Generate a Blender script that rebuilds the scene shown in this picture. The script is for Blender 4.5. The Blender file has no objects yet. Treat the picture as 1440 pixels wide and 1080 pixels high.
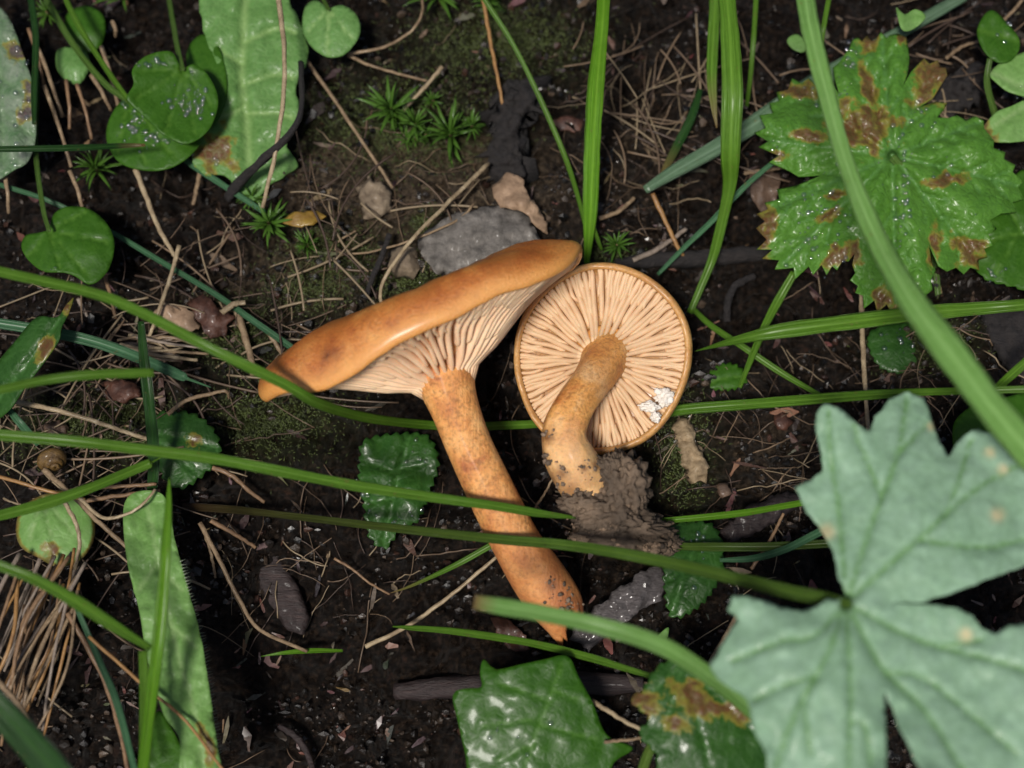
import bpy, math, random
import numpy as np
from mathutils import Vector, Matrix, noise
from mathutils.geometry import delaunay_2d_cdt
random.seed(7); rng = np.random.default_rng(7)
R = math.radians
SC = bpy.context.scene
COL = SC.collection
SC.unit_settings.system = 'METRIC'; SC.unit_settings.scale_length = 0.01     # one unit is a centimetre

# ------------------------------------------------------------------ camera, sky, sun, exposure
TILT, DIST, FPX = R(18), 34.0, 2040.0
CAM = Vector((0, -DIST*math.sin(TILT), DIST*math.cos(TILT)))
E_R = Vector((1, 0, 0)); E_U = Vector((0, math.cos(TILT), math.sin(TILT))); E_F = Vector((0, math.sin(TILT), -math.cos(TILT)))
E_T = -E_F
cd = bpy.data.cameras.new('camera'); cam = bpy.data.objects.new('camera', cd); COL.objects.link(cam)
cam.location = CAM; cam.rotation_euler = (TILT, 0, 0)
cd.sensor_width = 36; cd.lens = 36*FPX/1440; cd.clip_start = 0.1; cd.clip_end = 20000
cd.dof.use_dof = True; cd.dof.focus_distance = 32.3; cd.dof.aperture_fstop = cd.lens*1e-3/0.55
SC.camera = cam
SUN = Vector((-0.20, -0.36, 0.91)).normalized()
world = bpy.data.worlds.new('World'); SC.world = world; world.use_nodes = True
wn = world.node_tree; bg = wn.nodes['Background']
sky = wn.nodes.new('ShaderNodeTexSky'); sky.sky_type = 'NISHITA'; sky.sun_disc = False
sky.sun_elevation = math.asin(SUN.z); sky.sun_rotation = math.atan2(SUN.x, SUN.y)
sky.air_density = 1.0; sky.dust_density = 3.0; sky.ozone_density = 1.0
wn.links.new(sky.outputs[0], bg.inputs[0]); bg.inputs[1].default_value = 0.05
sd = bpy.data.lights.new('sun', 'SUN'); sd.energy = 3.6; sd.angle = R(10); sd.color = (1.0, 0.95, 0.88)
sun = bpy.data.objects.new('sun', sd); COL.objects.link(sun); sun.location = SUN*60
sun.rotation_euler = SUN.to_track_quat('Z', 'Y').to_euler()
vs = SC.view_settings; vs.view_transform = 'Standard'; vs.look = 'None'; vs.exposure = 0.1; vs.gamma = 1.0; vs.use_curve_mapping = False

# ------------------------------------------------------------------ helpers
def vnoise(x, y, seed=0):
    x = np.asarray(x, float); y = np.asarray(y, float)
    xi = np.floor(x).astype(np.int64); yi = np.floor(y).astype(np.int64)
    fx = x-xi; fy = y-yi; fx = fx*fx*(3-2*fx); fy = fy*fy*(3-2*fy)
    def h(a, b):
        n = (a*374761393 + b*668265263 + seed*1442695041) & 0xffffffff
        n = ((n ^ (n >> 13))*1274126177) & 0xffffffff
        return ((n ^ (n >> 16)) & 0xffff)/65535.0*2-1
    return (h(xi, yi)*(1-fx)+h(xi+1, yi)*fx)*(1-fy)+(h(xi, yi+1)*(1-fx)+h(xi+1, yi+1)*fx)*fy

def base_h(x, y):                      # the lie of the land
    x = np.asarray(x, float); y = np.asarray(y, float)
    z = 0.45*vnoise(x/6+3, y/6+9, 1)
    z = z - 1.3*np.exp(-(((x+4)/4.5)**2+((y+7.5)/3.2)**2)) - 0.8*np.exp(-(((x+8)/2.5)**2+((y-6)/3)**2))
    z = z - 0.8*np.exp(-(((x-7)/3.5)**2+((y-1.5)/2.2)**2)) - 0.6*np.exp(-(((x+1)/3)**2+((y+2)/2)**2))
    z = z + 0.35*np.exp(-(((x+1)/3)**2+((y-4)/2)**2)) + 0.15*np.maximum(0, np.hypot(x, y)-22)**0.7
    return z
def terr(x, y):
    x = np.asarray(x, float); y = np.asarray(y, float)
    wx = x+0.5*vnoise(x*1.1, y*1.1, 21); wy = y+0.5*vnoise(x*1.1, y*1.1, 22)
    z = base_h(x, y)+0.36*vnoise(wx/1.7, wy/1.7, 2)
    z = z + 0.32*(0.5-np.abs(vnoise(wx/0.8, wy/0.8, 3))) + 0.13*vnoise(wx/0.4, wy/0.4, 4) + 0.13*(0.5-np.abs(vnoise(wx/0.24, wy/0.24, 5))) + 0.06*vnoise(x/0.12, y/0.12, 6) + 0.10*np.maximum(0, vnoise(wx/0.33, wy/0.33, 7)-0.2)
    return z
def ray(px, py): return E_F + E_R*((px-720)/FPX) + E_U*((540-py)/FPX)
def W(px, py, z):                      # the point of the plane at height z behind a place of the layout sketch
    d = ray(px, py); return CAM + d*((z-CAM.z)/d.z)
def B(px, py, h):                      # the same, h above the lie of the land
    p = W(px, py, h)
    for _ in range(3): p = W(px, py, float(base_h(p.x, p.y))+h)
    return p
def T(px, py, h=0):
    p = W(px, py, h)
    for _ in range(4): p = W(px, py, float(terr(p.x, p.y))+h)
    return p
def PX(p):                             # back to the layout sketch
    d = Vector(p)-CAM; k = d.dot(E_F); return np.array((720+FPX*d.dot(E_R)/k, 540-FPX*d.dot(E_U)/k))
def unit(p): return (p-CAM).dot(E_F)/FPX          # scene units per sketch pixel at a point

def wloc(o):
    l = Vector((0, 0, 0))
    while o is not None: l += o.location; o = o.parent
    return l
def tag(o, label=None, cat=None, group=None, kind=None):
    if label: o['label'] = label
    if cat: o['category'] = cat
    if group: o['group'] = group
    if kind: o['kind'] = kind
    return o
def build(name, verts, faces, mat, parent=None, smooth=True, attrs=None, origin=None):
    v = np.array([tuple(p) for p in verts], float) if not isinstance(verts, np.ndarray) else verts
    c = v.mean(axis=0) if origin is None else np.array(origin)
    me = bpy.data.meshes.new(name); me.from_pydata((v-c).tolist(), [], faces); 
    if attrs:
        for k, a in attrs.items():
            a = np.asarray(a, np.float32)
            if a.ndim == 1:
                at = me.attributes.new(k, 'FLOAT', 'POINT'); at.data.foreach_set('value', a)
            else:
                at = me.attributes.new(k, 'FLOAT_COLOR', 'POINT')
                at.data.foreach_set('color', np.concatenate([a, np.ones((len(a), 1), np.float32)], 1).ravel())
    if smooth: me.polygons.foreach_set('use_smooth', [True]*len(me.polygons))
    me.materials.append(mat); me.update()
    o = bpy.data.objects.new(name, me); COL.objects.link(o)
    o.location = Vector(c) - (wloc(parent) if parent else Vector((0, 0, 0)))
    if parent: o.parent = parent
    return o
def empty(name, loc):
    o = bpy.data.objects.new(name, None); COL.objects.link(o); o.location = loc; o.empty_display_size = 0.3; return o

# ------------------------------------------------------------------ materials
def nmat(name):
    m = bpy.data.materials.new(name); m.use_nodes = True
    return m, m.node_tree.nodes, m.node_tree.links, m.node_tree.nodes['Principled BSDF']
def tex(n, l, scale, detail=4, rough=0.6, vec=None, dist=0):
    t = n.new('ShaderNodeTexNoise'); t.inputs['Scale'].default_value = scale; t.inputs['Detail'].default_value = detail
    t.inputs['Roughness'].default_value = rough; t.inputs['Distortion'].default_value = dist
    if vec is not None: l.new(vec, t.inputs['Vector'])
    return t
def ramp(n, l, src, stops):
    r = n.new('ShaderNodeValToRGB'); e = r.color_ramp.elements
    while len(e) < len(stops): e.new(0.5)
    for i, (p, c) in enumerate(stops): e[i].position = p; e[i].color = (*c, 1) if len(c) == 3 else c
    l.new(src, r.inputs[0]); return r
def mixc(n, l, fac, a, b):
    m = n.new('ShaderNodeMix'); m.data_type = 'RGBA'
    if isinstance(fac, float): m.inputs[0].default_value = fac
    else: l.new(fac, m.inputs[0])
    for s, k in ((a, 6), (b, 7)):
        if isinstance(s, tuple): m.inputs[k].default_value = (*s, 1)
        else: l.new(s, m.inputs[k])
    return m.outputs[2]
def bump(n, l, bs, h, strength, dist=0.1):
    b = n.new('ShaderNodeBump'); b.inputs['Strength'].default_value = strength; b.inputs['Distance'].default_value = dist
    l.new(h, b.inputs['Height']); l.new(b.outputs[0], bs.inputs['Normal']); return b
def attr(n, name):
    a = n.new('ShaderNodeAttribute'); a.attribute_name = name; return a
def coords(n, kind='Object'): return n.new('ShaderNodeTexCoord').outputs[kind]

def leaf_mat(name, c1, c2, vein, brown=(0.07, 0.032, 0.013), rough=0.35, coat=0.3, trans=0.25, tcol=None, scale=3.0, bstr=0.35, bsc=9.0, pale=(0.55, 0.5, 0.3), net=6.0):
    m, n, l, bs = nmat(name); co = coords(n)
    t = tex(n, l, scale, 5, 0.6, co)
    col = mixc(n, l, ramp(n, l, t.outputs[0], [(0.3, (0, 0, 0)), (0.7, (1, 1, 1))]).outputs[0], c1, c2)
    t2 = tex(n, l, scale*7, 3, 0.6, co)
    hs = n.new('ShaderNodeHueSaturation'); l.new(col, hs.inputs['Color'])
    mr = n.new('ShaderNodeMapRange'); mr.inputs[3].default_value = 0.7; mr.inputs[4].default_value = 1.3; l.new(t2.outputs[0], mr.inputs[0]); l.new(mr.outputs[0], hs.inputs['Value'])
    col = mixc(n, l, attr(n, 'vein').outputs['Fac'], hs.outputs[0], vein)
    bt = tex(n, l, scale*3, 4, 0.7, co)
    md = n.new('ShaderNodeMath'); md.operation = 'MULTIPLY_ADD'; md.inputs[1].default_value = 0.9; l.new(bt.outputs[0], md.inputs[0])
    ma = n.new('ShaderNodeMath'); ma.operation = 'MULTIPLY_ADD'; ma.inputs[1].default_value = 1.0; ma.inputs[2].default_value = -0.45
    l.new(attr(n, 'brown').outputs['Fac'], ma.inputs[0]); l.new(ma.outputs[0], md.inputs[2])
    br = ramp(n, l, md.outputs[0], [(0.42, (0, 0, 0)), (0.85, (1, 1, 1))])
    yel = ramp(n, l, md.outputs[0], [(0.25, (0, 0, 0)), (0.48, (1, 1, 1))])
    col = mixc(n, l, yel.outputs[0], col, (0.22, 0.20, 0.03))
    bc = mixc(n, l, t2.outputs[0], brown, tuple(min(1, 2.4*x) for x in brown))
    col = mixc(n, l, br.outputs[0], col, bc)
    col = mixc(n, l, attr(n, 'pale').outputs['Fac'], col, pale)
    l.new(col, bs.inputs['Base Color'])
    rr = n.new('ShaderNodeMapRange'); rr.inputs[3].default_value = rough*0.6; rr.inputs[4].default_value = rough*1.4; l.new(t2.outputs[0], rr.inputs[0]); l.new(rr.outputs[0], bs.inputs['Roughness'])
    bs.inputs['Specular IOR Level'].default_value = 0.25; bs.inputs['Coat Weight'].default_value = coat; bs.inputs['Coat Roughness'].default_value = 0.16
    t3 = tex(n, l, bsc*2, 4, 0.65, co); vo = n.new('ShaderNodeTexVoronoi'); vo.feature = 'DISTANCE_TO_EDGE'; vo.inputs['Scale'].default_value = net; l.new(co, vo.inputs['Vector'])
    vr = ramp(n, l, vo.outputs['Distance'], [(0.0, (0, 0, 0)), (0.25, (1, 1, 1))]); hm = n.new('ShaderNodeMath'); hm.operation = 'MULTIPLY_ADD'; hm.inputs[1].default_value = 0.6; l.new(vr.outputs[0], hm.inputs[0]); l.new(t3.outputs[0], hm.inputs[2]); bump(n, l, bs, hm.outputs[0], bstr, 0.025)
    vm = n.new('ShaderNodeMix'); vm.data_type = 'RGBA'; vm.inputs[0].default_value = 0.16; l.new(col, vm.inputs[6]); l.new(mixc(n, l, vr.outputs[0], vein, col), vm.inputs[7]); l.new(vm.outputs[2], bs.inputs['Base Color'])
    tr = n.new('ShaderNodeBsdfTranslucent'); mx = n.new('ShaderNodeMixShader'); mx.inputs[0].default_value = trans
    if tcol: tr.inputs[0].default_value = (*tcol, 1)
    else: l.new(col, tr.inputs[0])
    l.new(bs.outputs[0], mx.inputs[1]); l.new(tr.outputs[0], mx.inputs[2]); l.new(mx.outputs[0], n['Material Output'].inputs[0])
    return m
def plain_mat(name, c1, c2, scale=4, rough=0.6, coat=0.0, bstr=0.4, stretch=None, c3=None, sss=0.0, bsc=None):
    m, n, l, bs = nmat(name); co = coords(n)
    if stretch:
        mp = n.new('ShaderNodeMapping'); mp.inputs['Scale'].default_value = stretch; l.new(co, mp.inputs[0]); co = mp.outputs[0]
    t = tex(n, l, scale, 6, 0.65, co)
    st = [(0.3, c1), (0.62, c2)] + ([(0.75, c3)] if c3 else [])
    r = ramp(n, l, t.outputs[0], st); l.new(r.outputs[0], bs.inputs['Base Color'])
    bs.inputs['Roughness'].default_value = rough; bs.inputs['Coat Weight'].default_value = coat; bs.inputs['Coat Roughness'].default_value = 0.15
    if sss: bs.inputs['Subsurface Weight'].default_value = sss; bs.inputs['Subsurface Radius'].default_value = (0.25, 0.1, 0.04); bs.inputs['Subsurface Scale'].default_value = 0.5
    t2 = tex(n, l, bsc or scale*4, 5, 0.65, co); bump(n, l, bs, t2.outputs[0], bstr, 0.08)
    return m
def vcol_mat(name, rough=0.5, coat=0.2, scale=12, bstr=0.5):
    m, n, l, bs = nmat(name); co = coords(n); t = tex(n, l, scale, 5, 0.7, co)
    hs = n.new('ShaderNodeHueSaturation'); l.new(attr(n, 'tint').outputs['Color'], hs.inputs['Color'])
    mr = n.new('ShaderNodeMapRange'); mr.inputs[3].default_value = 0.4; mr.inputs[4].default_value = 1.6; l.new(t.outputs[0], mr.inputs[0]); l.new(mr.outputs[0], hs.inputs['Value'])
    l.new(hs.outputs[0], bs.inputs['Base Color']); bs.inputs['Roughness'].default_value = rough; bs.inputs['Coat Weight'].default_value = coat; bs.inputs['Coat Roughness'].default_value = 0.2
    bump(n, l, bs, t.outputs[0], bstr, 0.06); return m
def grass_mat(name, c1, c2, tip=(0.3, 0.2, 0.08), rough=0.35, coat=0.2, trans=0.3):
    m, n, l, bs = nmat(name); a = attr(n, 'across'); b = attr(n, 'along')
    cx = n.new('ShaderNodeCombineXYZ'); l.new(a.outputs['Fac'], cx.inputs[0]); l.new(b.outputs['Fac'], cx.inputs[1])
    mp = n.new('ShaderNodeMapping'); mp.inputs['Scale'].default_value = (13, 0.5, 1); l.new(cx.outputs[0], mp.inputs[0])
    t = tex(n, l, 1.0, 4, 0.6, mp.outputs[0]); co = coords(n); t2 = tex(n, l, 6, 4, 0.6, co)
    col = mixc(n, l, ramp(n, l, t.outputs[0], [(0.35, (0, 0, 0)), (0.65, (1, 1, 1))]).outputs[0], c1, c2)
    col = mixc(n, l, ramp(n, l, t2.outputs[0], [(0.35, (0, 0, 0)), (0.75, (1, 1, 1))]).outputs[0], col, c1)
    sp_ = ramp(n, l, t2.outputs[0], [(0.64, (0, 0, 0)), (0.72, (1, 1, 1))]); sm_ = n.new('ShaderNodeMath'); sm_.operation = 'MULTIPLY'; sm_.inputs[1].default_value = 0.35; l.new(sp_.outputs[0], sm_.inputs[0]); col = mixc(n, l, sm_.outputs[0], col, tip)
    ab = n.new('ShaderNodeMath'); ab.operation = 'ABSOLUTE'; l.new(a.outputs['Fac'], ab.inputs[0]); mid_ = ramp(n, l, ab.outputs[0], [(0.0, (1, 1, 1)), (0.22, (0, 0, 0))]); col = mixc(n, l, mid_.outputs[0], col, tuple(min(1, x*1.12) for x in c2))
    col = mixc(n, l, attr(n, 'brown').outputs['Fac'], col, tip)
    l.new(col, bs.inputs['Base Color']); bs.inputs['Roughness'].default_value = rough; bs.inputs['Specular IOR Level'].default_value = 0.35; bs.inputs['Coat Weight'].default_value = coat*.6; bs.inputs['Coat Roughness'].default_value = 0.2
    mp2 = n.new('ShaderNodeMapping'); mp2.inputs['Scale'].default_value = (16, 0.3, 1); l.new(cx.outputs[0], mp2.inputs[0])
    t3 = tex(n, l, 1.0, 2, 0.5, mp2.outputs[0]); bump(n, l, bs, t3.outputs[0], 0.8, 0.08)
    tr = n.new('ShaderNodeBsdfTranslucent'); l.new(col, tr.inputs[0]); mx = n.new('ShaderNodeMixShader'); mx.inputs[0].default_value = trans
    l.new(bs.outputs[0], mx.inputs[1]); l.new(tr.outputs[0], mx.inputs[2]); l.new(mx.outputs[0], n['Material Output'].inputs[0])
    return m

def soil_material():
    m, n, l, bs = nmat('wet_soil'); co = coords(n)
    t = tex(n, l, 0.9, 8, 0.7, co, 0.6); t2 = tex(n, l, 7, 6, 0.7, co); t3 = tex(n, l, 2.6, 5, 0.7, co)
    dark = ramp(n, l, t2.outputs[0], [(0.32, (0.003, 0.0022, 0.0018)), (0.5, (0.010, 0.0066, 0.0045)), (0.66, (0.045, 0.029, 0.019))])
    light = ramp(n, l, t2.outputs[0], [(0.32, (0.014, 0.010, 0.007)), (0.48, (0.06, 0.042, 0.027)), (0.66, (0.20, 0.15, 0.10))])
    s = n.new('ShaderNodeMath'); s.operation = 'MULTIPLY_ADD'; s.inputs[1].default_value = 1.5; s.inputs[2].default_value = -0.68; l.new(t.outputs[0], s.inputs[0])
    s2 = n.new('ShaderNodeMath'); s2.operation = 'ADD'; l.new(s.outputs[0], s2.inputs[0]); l.new(attr(n, 'soil_tone_shade').outputs['Fac'], s2.inputs[1])
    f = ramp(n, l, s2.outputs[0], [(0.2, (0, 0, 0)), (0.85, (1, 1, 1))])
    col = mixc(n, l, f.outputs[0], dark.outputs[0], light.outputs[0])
    red = ramp(n, l, t3.outputs[0], [(0.6, (0, 0, 0)), (0.72, (1, 1, 1))])
    col = mixc(n, l, red.outputs[0], col, (0.05, 0.022, 0.012))
    mo = n.new('ShaderNodeMath'); mo.operation = 'MULTIPLY'; l.new(attr(n, 'mossy').outputs['Fac'], mo.inputs[0]); l.new(ramp(n, l, t3.outputs[0], [(0.35, (0, 0, 0)), (0.6, (1, 1, 1))]).outputs[0], mo.inputs[1])
    col = mixc(n, l, mo.outputs[0], col, (0.035, 0.048, 0.008))
    l.new(col, bs.inputs['Base Color'])
    rr = ramp(n, l, t3.outputs[0], [(0.35, (0.22,)*3), (0.62, (0.6,)*3)]); l.new(rr.outputs[0], bs.inputs['Roughness'])
    bs.inputs['Specular IOR Level'].default_value = 0.35
    t4 = tex(n, l, 9, 8, 0.8, co); bump(n, l, bs, t4.outputs[0], 1.0, 0.25)
    return m

# ------------------------------------------------------------------ the ground
def axis(lo, hi, step, far):
    core = np.arange(lo, hi+step/2, step); k = []; d = step; x = hi
    while x < far: d *= 1.22; x += d; k.append(x)
    k = np.array(k); return np.concatenate([(lo-(k-hi))[::-1], core, k])
gx = axis(-15.0, 15.0, 0.044, 9000); gy = axis(-11.0, 13.0, 0.044, 9000)
GX, GY = np.meshgrid(gx, gy)
near = np.clip(1-(np.maximum(np.abs(GX)-15.5, np.abs(GY-1)-12.5))/10, 0, 1)
GZ = terr(GX, GY)*near + (1-near)*base_h(np.clip(GX, -30, 30), np.clip(GY, -30, 30))
ny, nx = GX.shape
gv = np.stack([GX.ravel(), GY.ravel(), GZ.ravel()], 1)
ii = np.arange(ny*nx).reshape(ny, nx)
gf = np.stack([ii[:-1, :-1].ravel(), ii[:-1, 1:].ravel(), ii[1:, 1:].ravel(), ii[1:, :-1].ravel()], 1)
SOIL_TONE_SHADE = [(520, 265, 130, 75, 1.2), (650, 250, 140, 80, .9), (440, 390, 140, 65, .7), (260, 430, 120, 60, .25), (1080, 640, 100, 70, .35), (940, 160, 130, 110, .2), (560, 870, 120, 60, .08),
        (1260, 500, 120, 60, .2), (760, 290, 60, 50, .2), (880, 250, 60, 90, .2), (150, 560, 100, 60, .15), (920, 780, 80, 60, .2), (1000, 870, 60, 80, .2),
        (420, 960, 260, 130, -.35), (330, 800, 160, 80, -.3), (110, 150, 120, 130, -.4), (1380, 450, 120, 60, -.3), (1000, 420, 80, 50, -.3), (560, 620, 140, 60, -.2), (300, 300, 80, 60, -.3), (820, 30, 130, 60, -.2), (1100, 30, 120, 50, -.15), (500, 60, 120, 60, -.15)]  # negative entries: black soil, and shade of deep gaps painted into the colour
MOSS = [(575, 400, 60, 35), (470, 360, 70, 45), (440, 410, 60, 40), (600, 325, 25, 20), (380, 590, 90, 50), (1300, 480, 60, 40), (560, 170, 130, 70), (140, 600, 120, 50), (860, 360, 40, 20), (330, 470, 60, 50), (700, 60, 120, 60), (960, 640, 40, 80)]
pale = np.zeros(len(gv)); moss = np.zeros(len(gv))
for x, y, a, b, s in SOIL_TONE_SHADE:
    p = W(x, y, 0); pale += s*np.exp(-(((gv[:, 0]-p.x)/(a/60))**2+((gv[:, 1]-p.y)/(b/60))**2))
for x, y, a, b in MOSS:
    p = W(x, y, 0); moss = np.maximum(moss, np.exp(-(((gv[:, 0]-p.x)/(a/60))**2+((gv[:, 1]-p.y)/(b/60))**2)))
SOIL = soil_material()
g = build('ground', gv, gf.tolist(), SOIL, attrs={'soil_tone_shade': pale, 'mossy': moss}, origin=(0, 0, 0))
tag(g, 'dark wet woodland soil, lumpy, with paler brown and mossy patches', 'ground', kind='structure')

# ------------------------------------------------------------------ shape builders
def catmull(pts, n):
    P = [np.array(p, float) for p in pts]; P = [2*P[0]-P[1]]+P+[2*P[-1]-P[-2]]
    L = [np.linalg.norm(P[i+1]-P[i]) for i in range(1, len(P)-2)]; tot = sum(L) or 1
    out = []
    for i in range(1, len(P)-2):
        k = max(2, int(round(n*L[i-1]/tot)))
        for j in range(k):
            t = j/k; a, b, c, d = P[i-1], P[i], P[i+1], P[i+2]
            out.append(0.5*((2*b)+(-a+c)*t+(2*a-5*b+4*c-d)*t*t+(-a+3*b-3*c+d)*t**3))
    out.append(P[-2]); return np.array(out)
def closed_smooth(pts, step):
    P = np.array(pts, float); n = len(P); out = []
    for i in range(n):
        a, b, c, d = P[i-1], P[i], P[(i+1) % n], P[(i+2) % n]
        k = max(1, int(np.linalg.norm(c-b)/step))
        for j in range(k):
            t = j/k; out.append(0.5*((2*b)+(-a+c)*t+(2*a-5*b+4*c-d)*t*t+(-a+3*b-3*c+d)*t**3))
    return np.array(out)
def resample(P, step):
    Q = np.vstack([P, P[:1]]); d = np.r_[0, np.cumsum(np.linalg.norm(np.diff(Q, axis=0), axis=1))]
    n = max(8, int(d[-1]/step)); s = np.linspace(0, d[-1], n, endpoint=False)
    return np.stack([np.interp(s, d, Q[:, 0]), np.interp(s, d, Q[:, 1])], 1), d[-1]
def seg_dist(p, poly):
    poly = np.array(poly, float); best = np.full(len(p), 1e9); 
    for a, b in zip(poly[:-1], poly[1:]):
        ab = b-a; t = np.clip(((p-a)@ab)/(ab@ab+1e-9), 0, 1); best = np.minimum(best, np.linalg.norm(p-(a+t[:, None]*ab), axis=1))
    return best
def inside(p, poly):
    x, y = p[:, 0], p[:, 1]; r = np.zeros(len(p), bool); n = len(poly)
    for i in range(n):
        x1, y1 = poly[i]; x2, y2 = poly[i-1]
        c = ((y1 > y) != (y2 > y)) & (x < (x2-x1)*(y-y1)/((y2-y1) or 1e-9)+x1); r ^= c
    return r
def tri2d(out, step, jitter=0.3):
    mn = out.min(0); mx = out.max(0)
    X, Y = np.meshgrid(np.arange(mn[0], mx[0], step), np.arange(mn[1], mx[1], step*0.87)); X[1::2] += step/2
    g_ = np.stack([X.ravel(), Y.ravel()], 1)+rng.uniform(-jitter, jitter, (X.size, 2))*step
    g_ = g_[inside(g_, out)]
    if len(g_):
        d = seg_dist(g_, np.vstack([out, out[:1]])); g_ = g_[d > step*0.45]
    pts = [Vector(p) for p in out]+[Vector(p) for p in g_]; n = len(out)
    r = delaunay_2d_cdt(pts, [], [list(range(n))], 1, 1e-4)
    return np.array([tuple(v) for v in r[0]]), [tuple(f) for f in r[2]]
def slab(name, outline, zf, mat, step=6, thick=0.03, veins=(), vw=3.0, vdepth=0.05, brown=(), pale=(), smooth=4, teeth=None, relief=0.03, rscale=0.045, parent=None, edge=None, resam=0, rough_edge=0.0, ground=False, wav=0.0, edge_brown=0.0, flat=False):
    """A sheet with its own outline, relief, veins and thickness; zf gives its height over the land."""
    out = closed_smooth(outline, smooth) if smooth else np.array(outline, float)
    if resam:
        out, tot = resample(out, resam)
    if rough_edge:
        out = out+rough_edge*np.stack([vnoise(out[:, 0]*.13, out[:, 1]*.13, 51)+.6*vnoise(out[:, 0]*.4, out[:, 1]*.4, 53), vnoise(out[:, 0]*.13, out[:, 1]*.13, 52)+.6*vnoise(out[:, 0]*.4, out[:, 1]*.4, 54)], 1)
    if teeth:
        nlen, amp = teeth; out, tot = resample(out, nlen/4); c = out.mean(0); k = np.arange(len(out))
        tang = np.roll(out, -1, 0)-np.roll(out, 1, 0); nr = np.stack([tang[:, 1], -tang[:, 0]], 1); nr /= np.linalg.norm(nr, axis=1)[:, None]+1e-9
        area = 0.5*np.sum(out[:, 0]*np.roll(out[:, 1], -1)-np.roll(out[:, 0], -1)*out[:, 1])
        out = out + nr*(np.sign(area)*amp*np.array([0.0, 0.35, 0.75, 1.0])[k % 4])[:, None]
    v2, f = tri2d(out, step)
    area = sum((v2[b][0]-v2[a][0])*(v2[c][1]-v2[a][1])-(v2[c][0]-v2[a][0])*(v2[b][1]-v2[a][1]) for a, b, c in [t[:3] for t in f[:50]])
    if area > 0: f = [t[::-1] for t in f]            # sketch y runs downwards
    ed = seg_dist(v2, np.vstack([out, out[:1]]))
    vein = np.zeros(len(v2)); dz = np.zeros(len(v2))
    for vv in veins:
        w = vw*(vv[1] if isinstance(vv, tuple) else 1); pl = vv[0] if isinstance(vv, tuple) else vv
        d = seg_dist(v2, catmull(pl, 14) if len(pl) > 2 else pl); vein = np.maximum(vein, np.exp(-(d/w)**2)); dz -= vdepth*np.exp(-(d/(w*1.8))**2)
    bn = np.zeros(len(v2)); pn = np.zeros(len(v2))
    for x, y, a, b_, ang in brown:
        ca, sa = math.cos(R(ang)), math.sin(R(ang)); dx = v2[:, 0]-x+min(a, b_)*.9*vnoise(v2[:, 0]*.07, v2[:, 1]*.07, 61)+min(a, b_)*.5*vnoise(v2[:, 0]*.2, v2[:, 1]*.2, 63); dy = v2[:, 1]-y+min(a, b_)*.9*vnoise(v2[:, 0]*.07, v2[:, 1]*.07, 62)+min(a, b_)*.5*vnoise(v2[:, 0]*.2, v2[:, 1]*.2, 64)
        bn = np.maximum(bn, 1.15*np.exp(-((((dx*ca+dy*sa)/a)**2+((-dx*sa+dy*ca)/b_)**2))*0.7))
    if edge_brown: bn = np.maximum(bn, 0.8*np.exp(-(ed/edge_brown)**2))
    for x, y, a in pale: pn = np.maximum(pn, np.clip(1.6*np.exp(-((v2[:, 0]-x)**2+(v2[:, 1]-y)**2)/a**2), 0, 1))
    dz += relief*(vnoise(v2[:, 0]*rscale, v2[:, 1]*rscale, 11)+0.5*vnoise(v2[:, 0]*rscale*2.3, v2[:, 1]*rscale*2.3, 12))
    if edge: dz -= edge[0]*np.exp(-(ed/edge[1])**2)
    if wav: dz += wav*np.sin(seg_dist(v2, [out[0], out[len(out)//2]])*0.05+v2[:, 1]*0.06)*np.exp(-(ed/25)**2)
    c = out.mean(0); pc = W(c[0], c[1], 0); zb = float(base_h(pc.x, pc.y))
    pts = np.array([tuple(T(x, y, zf(x, y)+d) if ground else W(x, y, zb+zf(x, y)+d)) for (x, y), d in zip(v2, dz)])
    # normals for the lower skin
    nrm = np.zeros_like(pts)
    for a, b_, c_ in [t[:3] for t in f]:
        k = np.cross(pts[b_]-pts[a], pts[c_]-pts[a]); nrm[a] += k; nrm[b_] += k; nrm[c_] += k
    nrm /= np.linalg.norm(nrm, axis=1)[:, None]+1e-12
    if nrm[:, 2].mean() < 0: f = [t[::-1] for t in f]; nrm = -nrm
    n = len(pts); low = pts-nrm*thick
    cnt = {}
    for t in f:
        for a, b_ in zip(t, t[1:]+t[:1]): cnt[(a, b_)] = 1
    faces = list(f)+[tuple(i+n for i in t[::-1]) for t in f]
    for (a, b_) in cnt:
        if (b_, a) not in cnt: faces.append((b_, a, a+n, b_+n))
    at = {'vein': np.r_[vein, vein], 'brown': np.r_[bn, bn], 'pale': np.r_[pn, pn]}
    o = build(name, np.vstack([pts, low]), faces, mat, parent, smooth=not flat, attrs=at)
    return o, (v2, pts, nrm)
def frames(P):
    tg = np.gradient(P, axis=0); return tg/(np.linalg.norm(tg, axis=1)[:, None]+1e-12)
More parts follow.
